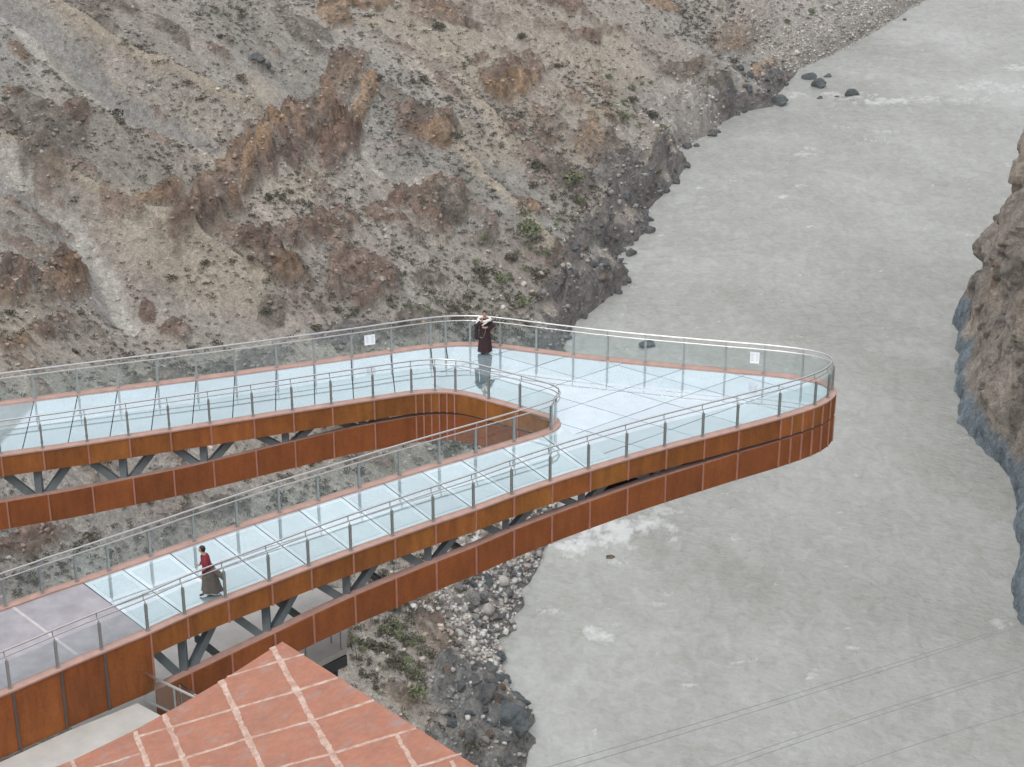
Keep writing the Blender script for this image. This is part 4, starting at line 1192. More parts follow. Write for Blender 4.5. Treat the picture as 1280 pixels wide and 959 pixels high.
def boulder(loc, size, mat, label, group=None, k=None, rz=None, name='boulder', zs=1.0):
    me = BM[random.randrange(6) if k is None else k]
    key = mat.name
    mm = bpy.data.meshes.get('boulder_%s_%s' % (BM.index(me), key))
    if mm is None:
        mm = me.copy(); mm.name = 'boulder_%s_%s' % (BM.index(me), key); mm.materials.append(mat)
    o = bpy.data.objects.new(name, mm); COL.objects.link(o)
    o.location = loc; o.scale = (size, size, size * zs); o.rotation_euler = (random.uniform(-.2, .2), random.uniform(-.2, .2), random.uniform(0, 6.28) if rz is None else rz)
    return tag(o, label, 'boulder', group)
def rpx(px, py, wpx, mat, label, zoff=0.0, k=None, rz=0.0, zs=1.0):
    p = on_z(px, py, WZ); dist = np.linalg.norm(p - np.array([0, 0, CAMZ]))
    s = wpx / 2 * dist / FPX
    return boulder((p[0], p[1], WZ + zoff * s), s, mat, label, None, k, rz, zs=zs)
rpx(1065, 119, 19, M_ROCK_T, 'rounded blue grey boulder alone in midstream with white water behind it', .25, 1, .3, 1.2)
rpx(1024, 108, 22, M_ROCK_T, 'wide flat blue green boulder in the shallows left of the lone midstream boulder', .1, 2, 0)
rpx(1012, 98, 24, M_ROCK_T, 'low jagged rock at the water edge behind the wide flat boulder', .1, 3, 0)
rpx(1034, 96, 12, M_ROCK_G, 'small grey rock farthest out beside the jagged rock', .1, 4, 0)
rpx(1024, 123, 10, M_ROCK_T, 'small half drowned rock below the wide flat boulder', .0, 4, 0)
rpx(1046, 121, 8, M_ROCK_G, 'tiny rock just left of the lone midstream boulder', .0, 5, 0)
rpx(974, 130, 26, M_ROCK_T, 'long low blue grey rock touching the end of the shingle', .15, 2, .1, .9)
rpx(871, 183, 10, M_ROCK_G, 'small dark rock standing in the water below the pale shingle cove', .25, 0, 0)
rpx(820, 240, 16, M_ROCK_G, 'dark rock off the rocky shore, upper of two', .25, 1, 0)
rpx(812, 250, 8, M_ROCK_G, 'small dark rock just below the larger rock off the rocky shore', .1, 3, 0)
rpx(1131, 25, 6, M_ROCK_G, 'tiny dark rock near the far shingle shore at the top', .2, 3, 0)
rpx(808, 433, 25, M_ROCK_T, 'dark blue green rock in the river seen through the back glass railing', .2, 4, .2, .9)
rpx(762, 696, 15, M_ROCK_B, 'brown rock washed by the rapids beyond the near walkway', -.1, 0, 0, .6)
rpx(1270, 205, 10, M_ROCK_G, 'dark rock at the foot of the right bank near the top of the cliff edge', .3, 2, 0)

rpx(634, 932, 64, M_ROCK_T, 'largest dark blue grey boulder on the near shore, at the bottom', 1.0, 2, .8)
rpx(640, 893, 50, M_ROCK_T, 'large round blue grey boulder jutting into the water above the largest one', .8, 1, .2)
rpx(606, 905, 44, M_ROCK_G, 'dark grey boulder at the left foot of the largest near shore boulder', 1.5, 0, 1.2)
rpx(628, 862, 26, M_ROCK_G, 'grey boulder at the water edge above the round jutting boulder', 1.0, 4, .4)
# boulders along the shore
shore = []
def gpt(px, py):
    p = on_ground(px, py); z, r, d = gz(p[0], p[1]); return p, float(z[0]), float(d[0])
big_shore = [(606, 880, 40, M_ROCK_G, 'dark grey boulder left of the round jutting boulder'),
             (610, 840, 36, M_ROCK_G, 'dark upright boulder on the near shore below the rubble'), (545, 788, 34, M_ROCK_B, 'brown rounded boulder above the grey rubble under the walkway'),
             (555, 818, 26, M_ROCK_B, 'smaller brown boulder below the rounded brown one'), (560, 858, 22, M_ROCK_B, 'brown boulder among the green bushes and dark rocks'),
             (655, 715, 18, M_ROCK_B, 'flat brown slab at the tip of the rubble spit'), (640, 722, 20, M_ROCK_G, 'grey slab beside the flat brown slab on the rubble spit'),
             (585, 940, 40, M_ROCK_G, 'grey boulder beside the lower right edge of the red roof'), (553, 882, 14, M_ROCK_P, 'pale slab lying right of the lowest green bush'),
             (785, 352, 22, M_ROCK_G, 'dark rock at the point of the dark headland'), (322, 88, 26, M_ROCK_G, 'dark low rock lying alone on the upper slope'), (335, 92, 14, M_ROCK_G, 'dark rock end right beside the low rock on the upper slope')]
for (x, y, wp, m, lab) in big_shore:
    p, z, d = gpt(x, y); dist = np.linalg.norm(p - np.array([0, 0, CAMZ])); s = wp / 2 * dist / FPX
    boulder((p[0], p[1], z + .15 * s), s, m, lab)
grp = [((600, 730, 60, 35), 46, (.35, 1.0), 'grey rubble block on the spit beneath the walkway', 'rubble blocks beneath the walkway', [M_ROCK_G, M_ROCK_P, M_ROCK_P, M_ROCK_T]),
       ((600, 780, 40, 40), 30, (.3, .8), 'grey block among the rubble beside the near water edge', 'blocks at the near water edge', [M_ROCK_G, M_ROCK_P, M_ROCK_T]),
       ((600, 880, 45, 60), 34, (.4, 1.1), 'dark boulder on the near rocky shore', 'boulders on the near rocky shore', [M_ROCK_G, M_ROCK_G, M_ROCK_T, M_ROCK_B]),
       ((750, 330, 50, 60), 34, (.35, .9), 'dark block on the rocky headland below the slope', 'blocks on the dark headland', [M_ROCK_G, M_ROCK_G, M_ROCK_B]),
       ((815, 225, 45, 35), 26, (.35, .9), 'dark block on the shore above the headland', 'blocks on the upper dark shore', [M_ROCK_G, M_ROCK_B]),
       ((965, 105, 50, 25), 28, (.4, 1.1), 'rock at the end of the shingle beach', 'rocks at the end of the shingle', [M_ROCK_P, M_ROCK_G, M_ROCK_B, M_ROCK_T])]
for (cx, cy, rx, ry), n, (s0, s1), lab, gname, mats in grp:
    c = 0; tries = 0
    while c < n and tries < 4000:
        tries += 1
        x = cx + random.gauss(0, .55) * rx; y = cy + random.gauss(0, .55) * ry
        p = on_ground(x, y); d = float(dist_left(p[0:1], p[1:2])[0])
        if d < -.5 or d > 13: continue
        z, r, dd = gz(p[0], p[1]); s = random.uniform(s0, s1) * random.uniform(.6, 1.0)
        boulder((p[0], p[1], float(z[0]) + .1 * s), s, random.choice(mats), lab, gname); c += 1

for _ in range(64):
    y = random.uniform(186, 305); x = float(bank_x(np.array([y]))[0]) + random.gauss(.25, .55); sz = random.uniform(.35, 1.15)
    boulder((x, y, WZ + random.uniform(.0, .35) * sz), sz, M_ROCK_G, 'dark block half in the water along the dark rocky shore', 'blocks along the dark waterline')

# rubble and stones nobody could count: one mesh
def scatter_mesh(name, X, Y, Z, R, cols, base_v, base_f, flat=.7, mat=None, attr='col'):
    n = len(X); k = len(base_v)
    a = RNG.uniform(0, 6.283, n); ca, sa = np.cos(a), np.sin(a)
    bv = np.array(base_v)
    jit = RNG.uniform(.5, 1.4, (n, k, 1))
    v = bv[None] * jit
    st = RNG.uniform(.7, 1.3, (n, 1))
    x = (v[..., 0] * ca[:, None] - v[..., 1] * sa[:, None] * st) * R[:, None] + X[:, None]
    y = (v[..., 0] * sa[:, None] + v[..., 1] * ca[:, None] * st) * R[:, None] + Y[:, None]
    z = v[..., 2] * R[:, None] * flat + Z[:, None]
    V = np.stack([x, y, z], -1).reshape(-1, 3)
    F = (np.array(base_f)[None] + (np.arange(n) * k)[:, None, None]).reshape(-1, len(base_f[0]))
    me = bpy.data.meshes.new(name)
    me.vertices.add(len(V)); me.vertices.foreach_set('co', V.astype(np.float32).ravel())
    me.loops.add(F.size); me.loops.foreach_set('vertex_index', F.astype(np.int32).ravel())
    me.polygons.add(len(F)); me.polygons.foreach_set('loop_start', np.arange(0, F.size, F.shape[1], dtype=np.int32))
    me.update(calc_edges=True)
    at = me.attributes.new(attr, 'FLOAT_COLOR', 'POINT')
    cc = np.repeat(cols, k, axis=0)
    at.data.foreach_set('color', np.concatenate([cc, np.ones((len(cc), 1))], 1).astype(np.float32).ravel())
    return put(name, me, None, [mat])
_bm = bmesh.new(); bmesh.ops.create_icosphere(_bm, subdivisions=1, radius=1); _bm.verts.ensure_lookup_table()
ICO_V = [tuple(v.co) for v in _bm.verts]; ICO_F = [tuple(v.index for v in f.verts) for f in _bm.faces]; _bm.free()
def in_view(X, Y, Z, mrg=25):
    yc = Y * CT - (Z - CAMZ) * ST; zc = Y * ST + (Z - CAMZ) * CT
    u = 640 + FPX * X / yc; v_ = 479.5 - FPX * zc / yc
    return (u > -mrg) & (u < 1280 + mrg) & (v_ > -mrg) & (v_ < 959 + mrg)
# shore rubble
n = 22000
Y = RNG.uniform(118, 420, n); Dd = np.abs(RNG.normal(0, 4.0, n)) - .3
X = bank_x(Y) - Dd
Z, c, r, d = ground(X, Y)
keep = in_view(X, Y, Z) & (RNG.uniform(0, 1, n) < np.where(((Y > 150) & (Y < 186)) | (Y > 318), 1.0, .14))
X, Y, Z, c, r, d = (a[keep] for a in (X, Y, Z, c, r, d))
R = np.exp(RNG.normal(-1.75, .45, len(X))) * np.where(Y > 318, .8, 1.0)
pale = RNG.uniform(0, 1, len(X))
cols = np.where((((Y > 150) & (Y < 186)) | (Y > 318))[:, None], np.array([.45, .42, .385]), c * 1.05) * RNG.uniform(.45, 1.55, (len(X), 1))
tag(scatter_mesh('shore_rubble', X, Y, Z + R * .1, R, np.clip(cols, .03, .6), ICO_V, ICO_F, .7, M_RUBBLE), 'broken stones and shingle along the left shore', 'rubble', kind='stuff')
# scree stones on the slope
n = 30000
Y = RNG.uniform(105, 400, n); X = bank_s(Y) - RNG.uniform(4, 75, n)
Z, c, r, d = ground(X, Y)
keep = in_view(X, Y, Z) & (RNG.uniform(0, 1, n) < .30 + .6 * r)
X, Y, Z, c, r = (a[keep] for a in (X, Y, Z, c, r))
R = np.minimum(np.exp(RNG.normal(-2.1, .42, len(X))) * (1 + .5 * r), .34)
cols = c * RNG.uniform(.5, 1.15, (len(X), 1))
tag(scatter_mesh('scree_stones', X, Y, Z + R * .1, R, np.clip(cols, .03, .6), ICO_V, ICO_F, .75, M_RUBBLE), 'loose stones scattered over the dry slope', 'stones', kind='stuff')

# ------------------------------------------------------------------ shrubs
def tuft(nq, seed, rad=1.0, hgt=.75, leaf=.3):
    r = np.random.default_rng(seed); V = []; F = []
    for i in range(nq):
        u = r.uniform(0, 1) ** .45; a = r.uniform(0, 6.283); e = math.asin(r.uniform(.0, 1))
        p = np.array([math.cos(a) * math.cos(e) * rad * u, math.sin(a) * math.cos(e) * rad * u, math.sin(e) * hgt * u + .06])
        d1 = r.normal(0, 1, 3); d1 /= np.linalg.norm(d1); d2 = np.cross(d1, r.normal(0, 1, 3)); d2 /= np.linalg.norm(d2)
        s = leaf * r.uniform(.6, 1.3); k = len(V)
        V += [p - d1 * s, p + d2 * s * .45, p + d1 * s, p - d2 * s * .45]; F.append((k, k + 1, k + 2, k + 3))
    return V, F
# where they grow
n = 105000
Y = RNG.uniform(105, 420, n); X = bank_s(Y) - RNG.uniform(2, 80, n)
Z, c, r, d = ground(X, Y)
chute = np.zeros(n)
for P, wd, kind in PATHS:
    if kind in 'WG': chute = np.maximum(chute, (seg_dist(X, Y, P) < wd * 1.1) * 1.0)
dens = .16 + .55 * sstep(-.15, .45, fbm(X / 12, Y / 12, 401, 3))
keep = in_view(X, Y, Z) & (RNG.uniform(0, 1, n) < dens * (1 - .8 * r) * (1 - .9 * chute)) & (d > 3.5) & (Y > 118)
X, Y, Z, d = X[keep], Y[keep], Z[keep], d[keep]
R = np.exp(RNG.normal(-1.50, .40, len(X))) * (1 + .35 * sstep(25, 8, d))
dist = np.sqrt(X * X + Y * Y + (Z - CAMZ) ** 2)
order = np.argsort(-(R / dist))
NI = 262
ind, rest = order[:NI], order[NI:]
tv, tf = tuft(24, 1, 1.0, .8, .27)
tint = np.repeat(RNG.uniform(0, 1, (len(rest), 1)), 3, axis=1)
ob = scatter_mesh('desert_scrub', X[rest], Y[rest], Z[rest], R[rest], tint, tv, tf, .85, M_SHRUB, 'tint')
tag(ob, 'countless small dark desert shrubs dotting the dry slope', 'scrub', kind='stuff')
def tuft_mesh(name, nq, seed, mat, hgt=.75, leaf=.3):
    V, F = tuft(nq, seed, 1.0, hgt, leaf); me = bpy.data.meshes.new(name); me.from_pydata([tuple(v) for v in V], [], F); me.materials.append(mat)
    at = me.attributes.new('tint', 'FLOAT_COLOR', 'FACE'); q = np.random.default_rng(seed).uniform(0, 1, len(F))
    at.data.foreach_set('color', np.repeat(np.concatenate([q[:, None]], 1), 4, axis=1).astype(np.float32).ravel()); me.update(); return me
SM = [tuft_mesh('shrub', 70, 20 + k, M_SHRUB, .8, .24) for k in range(5)]
def zone(x, y):
    if x > .35 * (y - 150) * .5 + 6: return ('small dark shrub on the slope near the river shore', 'shrubs near the river shore')
    if y < 150: return ('small dark shrub on the near slope just beyond the walkway', 'shrubs on the near slope')
    if y < 215: return ('small dark shrub on the dry middle slope among rock outcrops', 'shrubs on the middle slope')
    return ('small dark shrub high on the far dry slope', 'shrubs on the far slope')
for i in ind:
    o = bpy.data.objects.new('desert_shrub', SM[random.randrange(5)]); COL.objects.link(o)
    o.location = (X[i], Y[i], Z[i] - .03); s = R[i] * 1.15; o.scale = (s, s * random.uniform(.8, 1.2), s * random.uniform(.7, 1.0)); o.rotation_euler = (0, 0, random.uniform(0, 6.28))
    lab, gr = zone(X[i], Y[i]); tag(o, lab, 'shrub', gr)
# the larger bushes one by one
GB = [tuft_mesh('bush_leaves', 320, 40 + k, M_BUSH, .8, .15) for k in range(4)]
DB = [tuft_mesh('bush_leaves_dark', 300, 50 + k, M_SHRUB, .8, .15) for k in range(3)]
bushes = [(492, 785, 30, 1, 'green bush under the walkway, uppermost of the cluster on the sandy slope'), (480, 795, 24, 1, 'green bush left of the uppermost one on the sandy slope'), (497, 801, 26, 1, 'green bush just below the uppermost one on the sandy slope'),
          (440, 811, 24, 1, 'green bush next to the concrete terrace corner'), (452, 822, 18, 1, 'smaller olive bush right below the bush at the terrace corner'), (484, 823, 16, 1, 'small green bush alone in the middle of the sandy slope'),
          (503, 824, 16, 0, 'small dark bush in the middle of the sandy slope'), (505, 838, 34, 1, 'widest green bush on the sandy slope'), (519, 850, 26, 1, 'round dark green bush right below the widest one'),
          (520, 881, 38, 1, 'low spreading green bush beside the red roof edge'), (515, 813, 20, 1, 'pale green bush above the widest bush'), (525, 806, 20, 1, 'green bush right of the pale green bush'), (535, 822, 16, 1, 'small green bush next to the brown boulders'), (470, 865, 12, 0, 'little dark bush close to the red roof edge'),
          (828, 166 + 0, 22, 1, 'green bush by the cove of pale shingle'), (778, 162, 26, 1, 'round dark green bush above the dark shore'), (760, 100, 16, 1, 'dark green bush on the upper right slope'), (660, 303, 44, 1, 'wide green bush on the lower slope above the headland'), (637, 330, 26, 0, 'dark bush left below the wide green bush'), (680, 328, 20, 1, 'small green bush right of the dark bush'),
          (712, 232, 44, 1, 'long dark green bush in the hollow above the headland'), (725, 256, 22, 1, 'olive bush below the long dark green bush'), (790, 130, 22, 0, 'dark bush on the brow above the river'), (815, 148, 24, 0, 'dark bush near the brow above the cove'), (1014, 17, 16, 1, 'dark green bush on the far shingle bank'), (983, 29, 14, 1, 'smaller green bush left of the one on the far shingle bank'),
          (548, 39, 24, 0, 'dark bush high on the slope near the top middle'), (276, 52, 16, 0, 'dark bush high on the left slope'), (258, 357, 16, 0, 'olive bush on the near slope, left of two'), (316, 369, 16, 0, 'green grey bush on the near slope, right of two'), (334, 413, 24, 0, 'dark bush right behind the far walkway rail'),
          (487, 388, 14, 1, 'small green bush behind the far rail, left of two'), (511, 390, 16, 1, 'small green bush behind the far rail, right of two'), (625, 355, 28, 1, 'green bush above the standing person'), (650, 380, 34, 1, 'large grey green bush behind the rail right of the standing person'), (604, 343, 20, 0, 'dark bush left above the standing person'), (670, 352, 22, 0, 'grey bush on the stones near the headland'),
          (474, 117, 20, 0, 'dark bush beside the red outcrop in the upper middle'), (652, 50, 18, 0, 'dark bush beside a small gully near the top'), (696, 88, 14, 0, 'dark bush right of the red outcrop at top middle')]
for (x, y, wp, gkind, lab) in bushes:
    p, z, d_ = gpt(x, y); dist_ = np.linalg.norm(p - np.array([0, 0, CAMZ])); s = .86 * wp / 2 * dist_ / FPX
    z = float(gz(p[0], p[1])[0][0])
    o = empty('bush', (p[0], p[1], z), lab, 'bush')
    l = bpy.data.objects.new('leaves', random.choice(GB if gkind else DB)); COL.objects.link(l); l.parent = o
    l.scale = (s, s * random.uniform(.8, 1.1), s * random.uniform(.75, 1.0)); l.rotation_euler = (0, 0, random.uniform(0, 6.28))
    mb = MB()
    for k in range(4):
        a = random.uniform(0, 6.28); mb.tube([(0, 0, -.1), (math.cos(a) * s * .25, math.sin(a) * s * .25, s * .3), (math.cos(a) * s * .5, math.sin(a) * s * .5, s * .5)], .03 * s + .008, 5)
    mb.build('stem', [M_TWIG], o)

TB = [tuft_mesh('tuft_leaves', 90, 70 + k, M_BUSH, .7, .24) for k in range(4)]
for (cx, cy, rx, ry), n_, (s0, s1), lab, gname in [((655, 325, 45, 45), 26, (.4, .9), 'small green tuft on the stony slope above the dark headland', 'green tufts above the headland'),
                                  ((500, 830, 40, 60), 16, (.25, .55), 'small green tuft on the sandy slope below the walkway', 'green tufts below the walkway'),
                                  ((775, 150, 45, 40), 22, (.4, .9), 'small green tuft on the brow above the upper shore', 'green tufts on the brow'),
                                  ((560, 395, 70, 15), 14, (.3, .6), 'small green tuft just beyond the back railing', 'green tufts beyond the railing')]:
    for _ in range(n_):
        p, z, d_ = gpt(cx + random.gauss(0, .6) * rx, cy + random.gauss(0, .6) * ry)
        if d_ < 3: continue
        sz = random.uniform(s0, s1)
        o = bpy.data.objects.new('grass_tuft', random.choice(TB)); COL.objects.link(o)
        o.location = (p[0], p[1], z - .03); o.scale = (sz, sz * random.uniform(.7, 1), sz * random.uniform(.6, .95)); o.rotation_euler = (0, 0, random.uniform(0, 6.28))
        tag(o, lab, 'tuft', gname)

# ------------------------------------------------------------------ people
M_SKIN = simple('skin', (.46, .26, .18), .55, .06)
M_HAIR = simple('black_hair', (.012, .011, .012), .45, .1)
M_ROBE = simple('dark_maroon_robe', (.028, .009, .012), .8, .2, 6)
M_FUR = simple('white_scarf', (.72, .69, .66), .9, .1, 8)
M_RED = simple('maroon_sweater', (.19, .015, .028), .8, .2, 8)
M_COAT = simple('grey_brown_coat', (.150, .122, .108), .8, .16, 6)
M_SHOE = simple('dark_shoe', (.03, .03, .03), .5)
M_BEAD = simple('pale_cord', (.45, .38, .28), .6)

def skin_body(joints, edges, radii, mats, mat_fn, name='body'):
    me = bpy.data.meshes.new(name); me.from_pydata(joints, edges, [])
    o = bpy.data.objects.new(name, me); COL.objects.link(o)
    m = o.modifiers.new('s', 'SKIN'); m.use_smooth_shade = True
    me.skin_vertices.new() if not me.skin_vertices else None
    for i, sv in enumerate(me.skin_vertices[0].data):
        r = radii[i]; sv.radius = r if isinstance(r, tuple) else (r, r); sv.use_root = (i == 0)
    s = o.modifiers.new('d', 'SUBSURF'); s.levels = 2; s.render_levels = 2
    dg = bpy.context.evaluated_depsgraph_get()
    em = bpy.data.meshes.new_from_object(o.evaluated_get(dg))
    bpy.data.objects.remove(o); 
    em.name = name; em.materials.clear()
    for mm in mats: em.materials.append(mm)
    for p in em.polygons: p.material_index = mat_fn(p.center); p.use_smooth = True
    return em

def ellipsoid(mb, c, r, n=14, m=10, mi=0, cut=None, rot=None):
    V = []; F = []
    for i in range(m + 1):
        ph = math.pi * i / m
        for k in range(n):
            q = 2 * math.pi * k / n; p = np.array([r[0] * math.sin(ph) * math.cos(q), r[1] * math.sin(ph) * math.sin(q), r[2] * math.cos(ph)])
            if cut: p = cut(p)
            if rot is not None: p = rot @ p
            V.append(np.array(c) + p)
    for i in range(m):
        for k in range(n): F.append((i * n + k, (i + 1) * n + k, (i + 1) * n + (k + 1) % n, i * n + (k + 1) % n))
    mb.quads(V, F, mi)
def loft(mb, rings, n=20, mi=0, fold=0.0, nf=9):
    """rings: (cx, cy, z, rx, ry)"""
    V = []
    for j, (cx, cy, z, rx, ry) in enumerate(rings):
        for k in range(n):
            q = 2 * math.pi * k / n; w_ = 1 + fold * (j / len(rings)) * math.sin(nf * q + j * .3)
            V.append((cx + rx * w_ * math.cos(q), cy + ry * w_ * math.sin(q), z))
    F = [(j * n + k, j * n + (k + 1) % n, (j + 1) * n + (k + 1) % n, (j + 1) * n + k) for j in range(len(rings) - 1) for k in range(n)]
    mb.quads(V, F, mi)

def hand(joints, edges, radii, wrist, d, side, curl=.3):
    """palm, four fingers and a thumb as chains rooted in the palm; wrist is a joint index, d the pointing direction"""
    d = np.array(d, float); d /= np.linalg.norm(d); s = np.array(side, float); s -= d * (s @ d); s /= np.linalg.norm(s); nrm = np.cross(d, s)
    w0 = np.array(joints[wrist])
    def add(p, r, par): joints.append(tuple(p)); radii.append(r); edges.append((par, len(joints) - 1)); return len(joints) - 1
    palm = add(w0 + d * .055, (.030, .016), wrist); kn = add(w0 + d * .085, (.032, .014), palm)
    for k, (off, L) in enumerate(((-.027, .062), (-.009, .072), (.009, .067), (.027, .052))):
        a = add(w0 + d * .10 + s * off, .009, kn); b = add(w0 + d * (.10 + L * .5) + s * off * 1.1 + nrm * curl * .02, .0085, a); add(w0 + d * (.10 + L * .95) + s * off * 1.1 + nrm * curl * .05, .007, b)
    t1 = add(w0 + d * .05 + s * -.040, .011, palm); add(w0 + d * .085 + s * -.058 + nrm * .01, .009, t1)

def head_parts(parent, c, face, hair_long=False):
    """c = head centre (local), face = yaw of the look direction"""
    R = np.array([[math.cos(face), -math.sin(face), 0], [math.sin(face), math.cos(face), 0], [0, 0, 1]])   # +x looks out of the face
    mb = MB()
    def cut(p):
        q = p.copy()
        if q[2] < 0: q[1] *= 1 + q[2] * 2.0; 
        if q[2] < -.02 and q[0] < 0: q[0] *= .8
        return q
    ellipsoid(mb, c, (.092, .074, .118), 16, 12, 0, cut, R)
    def at(x, y, z): return np.array(c) + R @ np.array([x, y, z])
    ellipsoid(mb, at(.094, 0, -.015), (.018, .013, .026), 8, 6, 0, None, R)                      # nose
    for s in (-1, 1): ellipsoid(mb, at(-.005, s * .074, -.005), (.02, .009, .032), 8, 6, 0, None, R)   # ears
    for s in (-1, 1): ellipsoid(mb, at(.082, s * .030, .012), (.008, .014, .008), 8, 6, 1, None, R)     # eyes
    for s in (-1, 1): ellipsoid(mb, at(.084, s * .030, .033), (.007, .02, .004), 8, 6, 1, None, R)      # brows
    ellipsoid(mb, at(.086, 0, -.055), (.008, .024, .007), 8, 6, 2, None, R)                       # mouth
    h = mb.build('head', [M_SKIN, M_HAIR, M_RED], parent, True)
    mb = MB()
    def hc(p):
        q = p.copy()
        if q[0] > .03 and q[2] < .055: q[0] = .03
        if q[2] < -.06: q[2] = -.06 - (.05 if hair_long else 0) * min(1, max(0, -q[0] * 12))
        return q
    ellipsoid(mb, np.array(c) + R @ np.array([-.012, 0, .022]), (.103, .087, .118), 18, 12, 0, hc, R)
    mb.build('hair', [M_HAIR], h, True)
    return h

# --- the person standing at the back rail
p = on_z(606, 441.5, 0)
yaw = math.atan2(-p[1], -p[0] - 3)         # faces the camera side
p1 = empty('person', (p[0], p[1], .002), 'person in long dark robe and white scarf standing by the back railing', 'person')
J = [(0, 0, .92), (0, 0, 1.12), (0, 0, 1.34), (0, 0, 1.45), (0, -.02, 1.53), (0, -.03, 1.62),            # pelvis .. head (faces -y)
     (-.19, 0, 1.37), (-.31, -.10, 1.16), (-.12, -.23, 1.42),                                            # its right arm: hand raised to the face (image left)
     (.19, 0, 1.37), (.29, -.06, 1.12), (.06, -.24, 1.18),                                               # left arm across the chest
     (-.10, 0, .88), (-.11, -.02, .47), (-.11, 0, .08), (-.12, -.14, .04), (.10, 0, .88), (.11, -.02, .47), (.11, 0, .08), (.12, -.14, .04)]
Rr = [(.15, .11), (.14, .10), (.16, .10), (.07, .07), .055, .06, .06, .048, .034, .06, .048, .034, .085, .06, .042, .035, .085, .06, .042, .035]
E_ = [(0, 1), (1, 2), (2, 3), (3, 4), (4, 5), (2, 6), (6, 7), (7, 8), (2, 9), (9, 10), (10, 11), (0, 12), (12, 13), (13, 14), (14, 15), (0, 16), (16, 17), (17, 18), (18, 19)]
hand(J, E_, Rr, 8, (.35, .1, .9), (0, 1, .2)); hand(J, E_, Rr, 11, (-.8, -.3, .2), (0, 0, 1))
def mf(c):
    if c.z > 1.47: return 0
    if (c - Vector((-.10, -.23, 1.48))).length < .12 or (c - Vector((.0, -.27, 1.2))).length < .12: return 0
    return 2 if c.z < .12 else 1
bme = skin_body(J, E_, Rr, [M_SKIN, M_ROBE, M_SHOE], mf)
put('body', bme, p1)
head_parts(p1, (0, -.035, 1.655), -math.pi / 2)
mb = MB()
loft(mb, [(0, 0, 1.43, .13, .10), (0, 0, 1.38, .215, .135), (0, 0, 1.25, .215, .145), (0, 0, 1.08, .20, .15), (0, 0, .95, .205, .16), (0, 0, .7, .225, .18), (0, 0, .4, .25, .20), (0, 0, .10, .275, .22)], 28, 0, .05, 7)
mb.tube([(-.20, .0, 1.37), (-.33, -.08, 1.15), (-.26, -.16, 1.25), (-.14, -.21, 1.39)], .075, 10)
mb.tube([(.20, .0, 1.37), (.31, -.05, 1.14), (.22, -.15, 1.10), (.10, -.22, 1.17)], .075, 10)
V0 = len(mb.v)
loft(mb, [(-.28, -.05, 1.22, .07, .07), (-.30, -.06, 1.0, .075, .05), (-.31, -.06, .75, .08, .045), (-.30, -.06, .60, .085, .04)], 12)
mb.build('robe', [M_ROBE], p1, True)
mb = MB()
mb.tube([(.24, -.03, 1.40), (.14, -.13, 1.42), (0, -.155, 1.38), (-.16, -.14, 1.38), (-.25, -.05, 1.40), (-.21, .08, 1.42), (0, .12, 1.47), (.18, .09, 1.44), (.24, -.02, 1.40)], .055, 10)
mb.tube([(-.22, -.06, 1.42), (-.30, -.10, 1.32), (-.28, -.12, 1.22)], .05, 8)
mb.tube([(.20, -.10, 1.44), (.05, -.17, 1.34), (-.10, -.19, 1.24)], .035, 8)
mb.build('scarf', [M_FUR], p1, True)
mb = MB(); mb.tube([(.05, -.25, 1.14), (.02, -.22, .98), (-.02, -.21, .84), (-.07, -.215, .74), (-.12, -.20, .72), (-.18, -.17, .76)], .007, 6)
mb.build('cord', [M_BEAD], p1, True)

# --- the person walking on the near leg
p = on_z(262, 744, 0)
p2 = empty('person', (p[0], p[1], .002), 'person in maroon sweater and grey coat walking left along the near glass walkway', 'person')
# faces -x, walks towards -x
J = [(0, 0, .90), (-.01, 0, 1.08), (-.05, 0, 1.30), (-.07, 0, 1.42), (-.10, 0, 1.50), (-.12, 0, 1.58),
     (-.05, -.18, 1.34), (.02, -.22, 1.08), (-.12, -.20, .88), (-.05, .18, 1.34), (-.10, .22, 1.10), (-.26, .18, .98),
     (0, -.09, .86), (-.12, -.09, .48), (-.16, -.09, .09), (-.30, -.09, .045), (0, .09, .86), (.08, .09, .47), (.28, .09, .14), (.20, .09, .05)]
Rr = [(.14, .12), (.13, .10), (.15, .10), (.07, .07), .055, .06, .058, .046, .034, .058, .046, .034, .085, .058, .042, .035, .085, .058, .042, .035]
hand(J, E2 := [(0, 1), (1, 2), (2, 3), (3, 4), (4, 5), (2, 6), (6, 7), (7, 8), (2, 9), (9, 10), (10, 11), (0, 12), (12, 13), (13, 14), (14, 15), (0, 16), (16, 17), (17, 18), (18, 19)], Rr, 8, (-.5, 0, -.85), (1, .3, 0)); hand(J, E2, Rr, 11, (-.9, 0, -.2), (0, 0, 1))
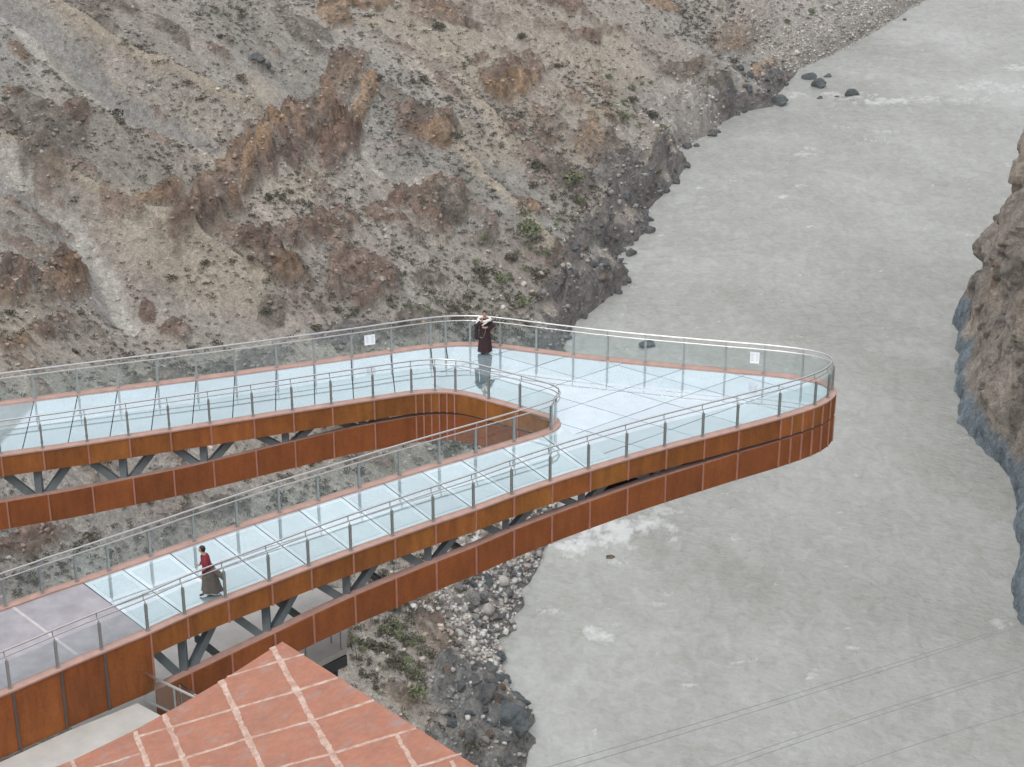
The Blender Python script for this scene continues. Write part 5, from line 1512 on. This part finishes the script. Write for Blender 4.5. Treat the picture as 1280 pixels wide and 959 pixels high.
def mf2(c):
    if c.z > 1.45: return 0
    if (c - Vector((-.17, -.2, .80))).length < .115 or (c - Vector((-.36, .18, .96))).length < .115: return 0
    if c.z < .12: return 2
    return 1 if c.z > .88 else 3
bme = skin_body(J, E2, Rr, [M_SKIN, M_RED, M_SHOE, M_COAT], mf2)
put('body', bme, p2)
head_parts(p2, (-.13, 0, 1.62), math.pi, True)
mb = MB()
loft(mb, [(-.08, 0, 1.42, .10, .09), (-.055, 0, 1.36, .135, .20), (-.04, 0, 1.2, .145, .20), (0, 0, 1.02, .155, .19), (.03, 0, .90, .20, .21)], 22, 0, .03)
mb.tube([(-.05, -.20, 1.34), (.03, -.24, 1.08), (-.09, -.21, .92)], .066, 10); mb.tube([(-.05, .20, 1.34), (-.10, .24, 1.10), (-.22, .19, 1.0)], .066, 10)
mb.build('sweater', [M_RED], p2, True)
mb = MB()
loft(mb, [(.02, 0, 1.02, .170, .20), (.035, 0, .92, .205, .225), (.05, 0, .72, .225, .225), (.065, .01, .50, .255, .23), (.08, .02, .30, .285, .235), (.095, .03, .19, .31, .24), (.10, .03, .15, .315, .238)], 40, 0, .16, 6)
# sleeve of the coat trailing behind
mb.tube([(.06, -.04, .96), (.20, -.05, .90), (.32, -.06, .82), (.41, -.06, .73), (.48, -.06, .62), (.51, -.06, .54)], np.array([.07, .09, .09, .08, .06, .03]), 12)
mb.build('coat', [M_COAT], p2, True)

# ------------------------------------------------------------------ thin air over the gorge
hm = bpy.data.materials.new('thin_haze'); hm.use_nodes = True
ht = hm.node_tree; ht.nodes.clear()
ho = ht.nodes.new('ShaderNodeOutputMaterial'); hv_ = ht.nodes.new('ShaderNodeVolumePrincipled')
hv_.inputs['Color'].default_value = (.86, .90, .95, 1); hv_.inputs['Density'].default_value = .00018; hv_.inputs['Anisotropy'].default_value = .2
ht.links.new(hv_.outputs[0], ho.inputs['Volume'])
mb = MB(); mb.box((100, 300, 168), (2100, 2500, 502))
hz_o = mb.build('haze', [hm]); tag(hz_o, 'thin pale air filling the gorge', 'haze', kind='stuff')
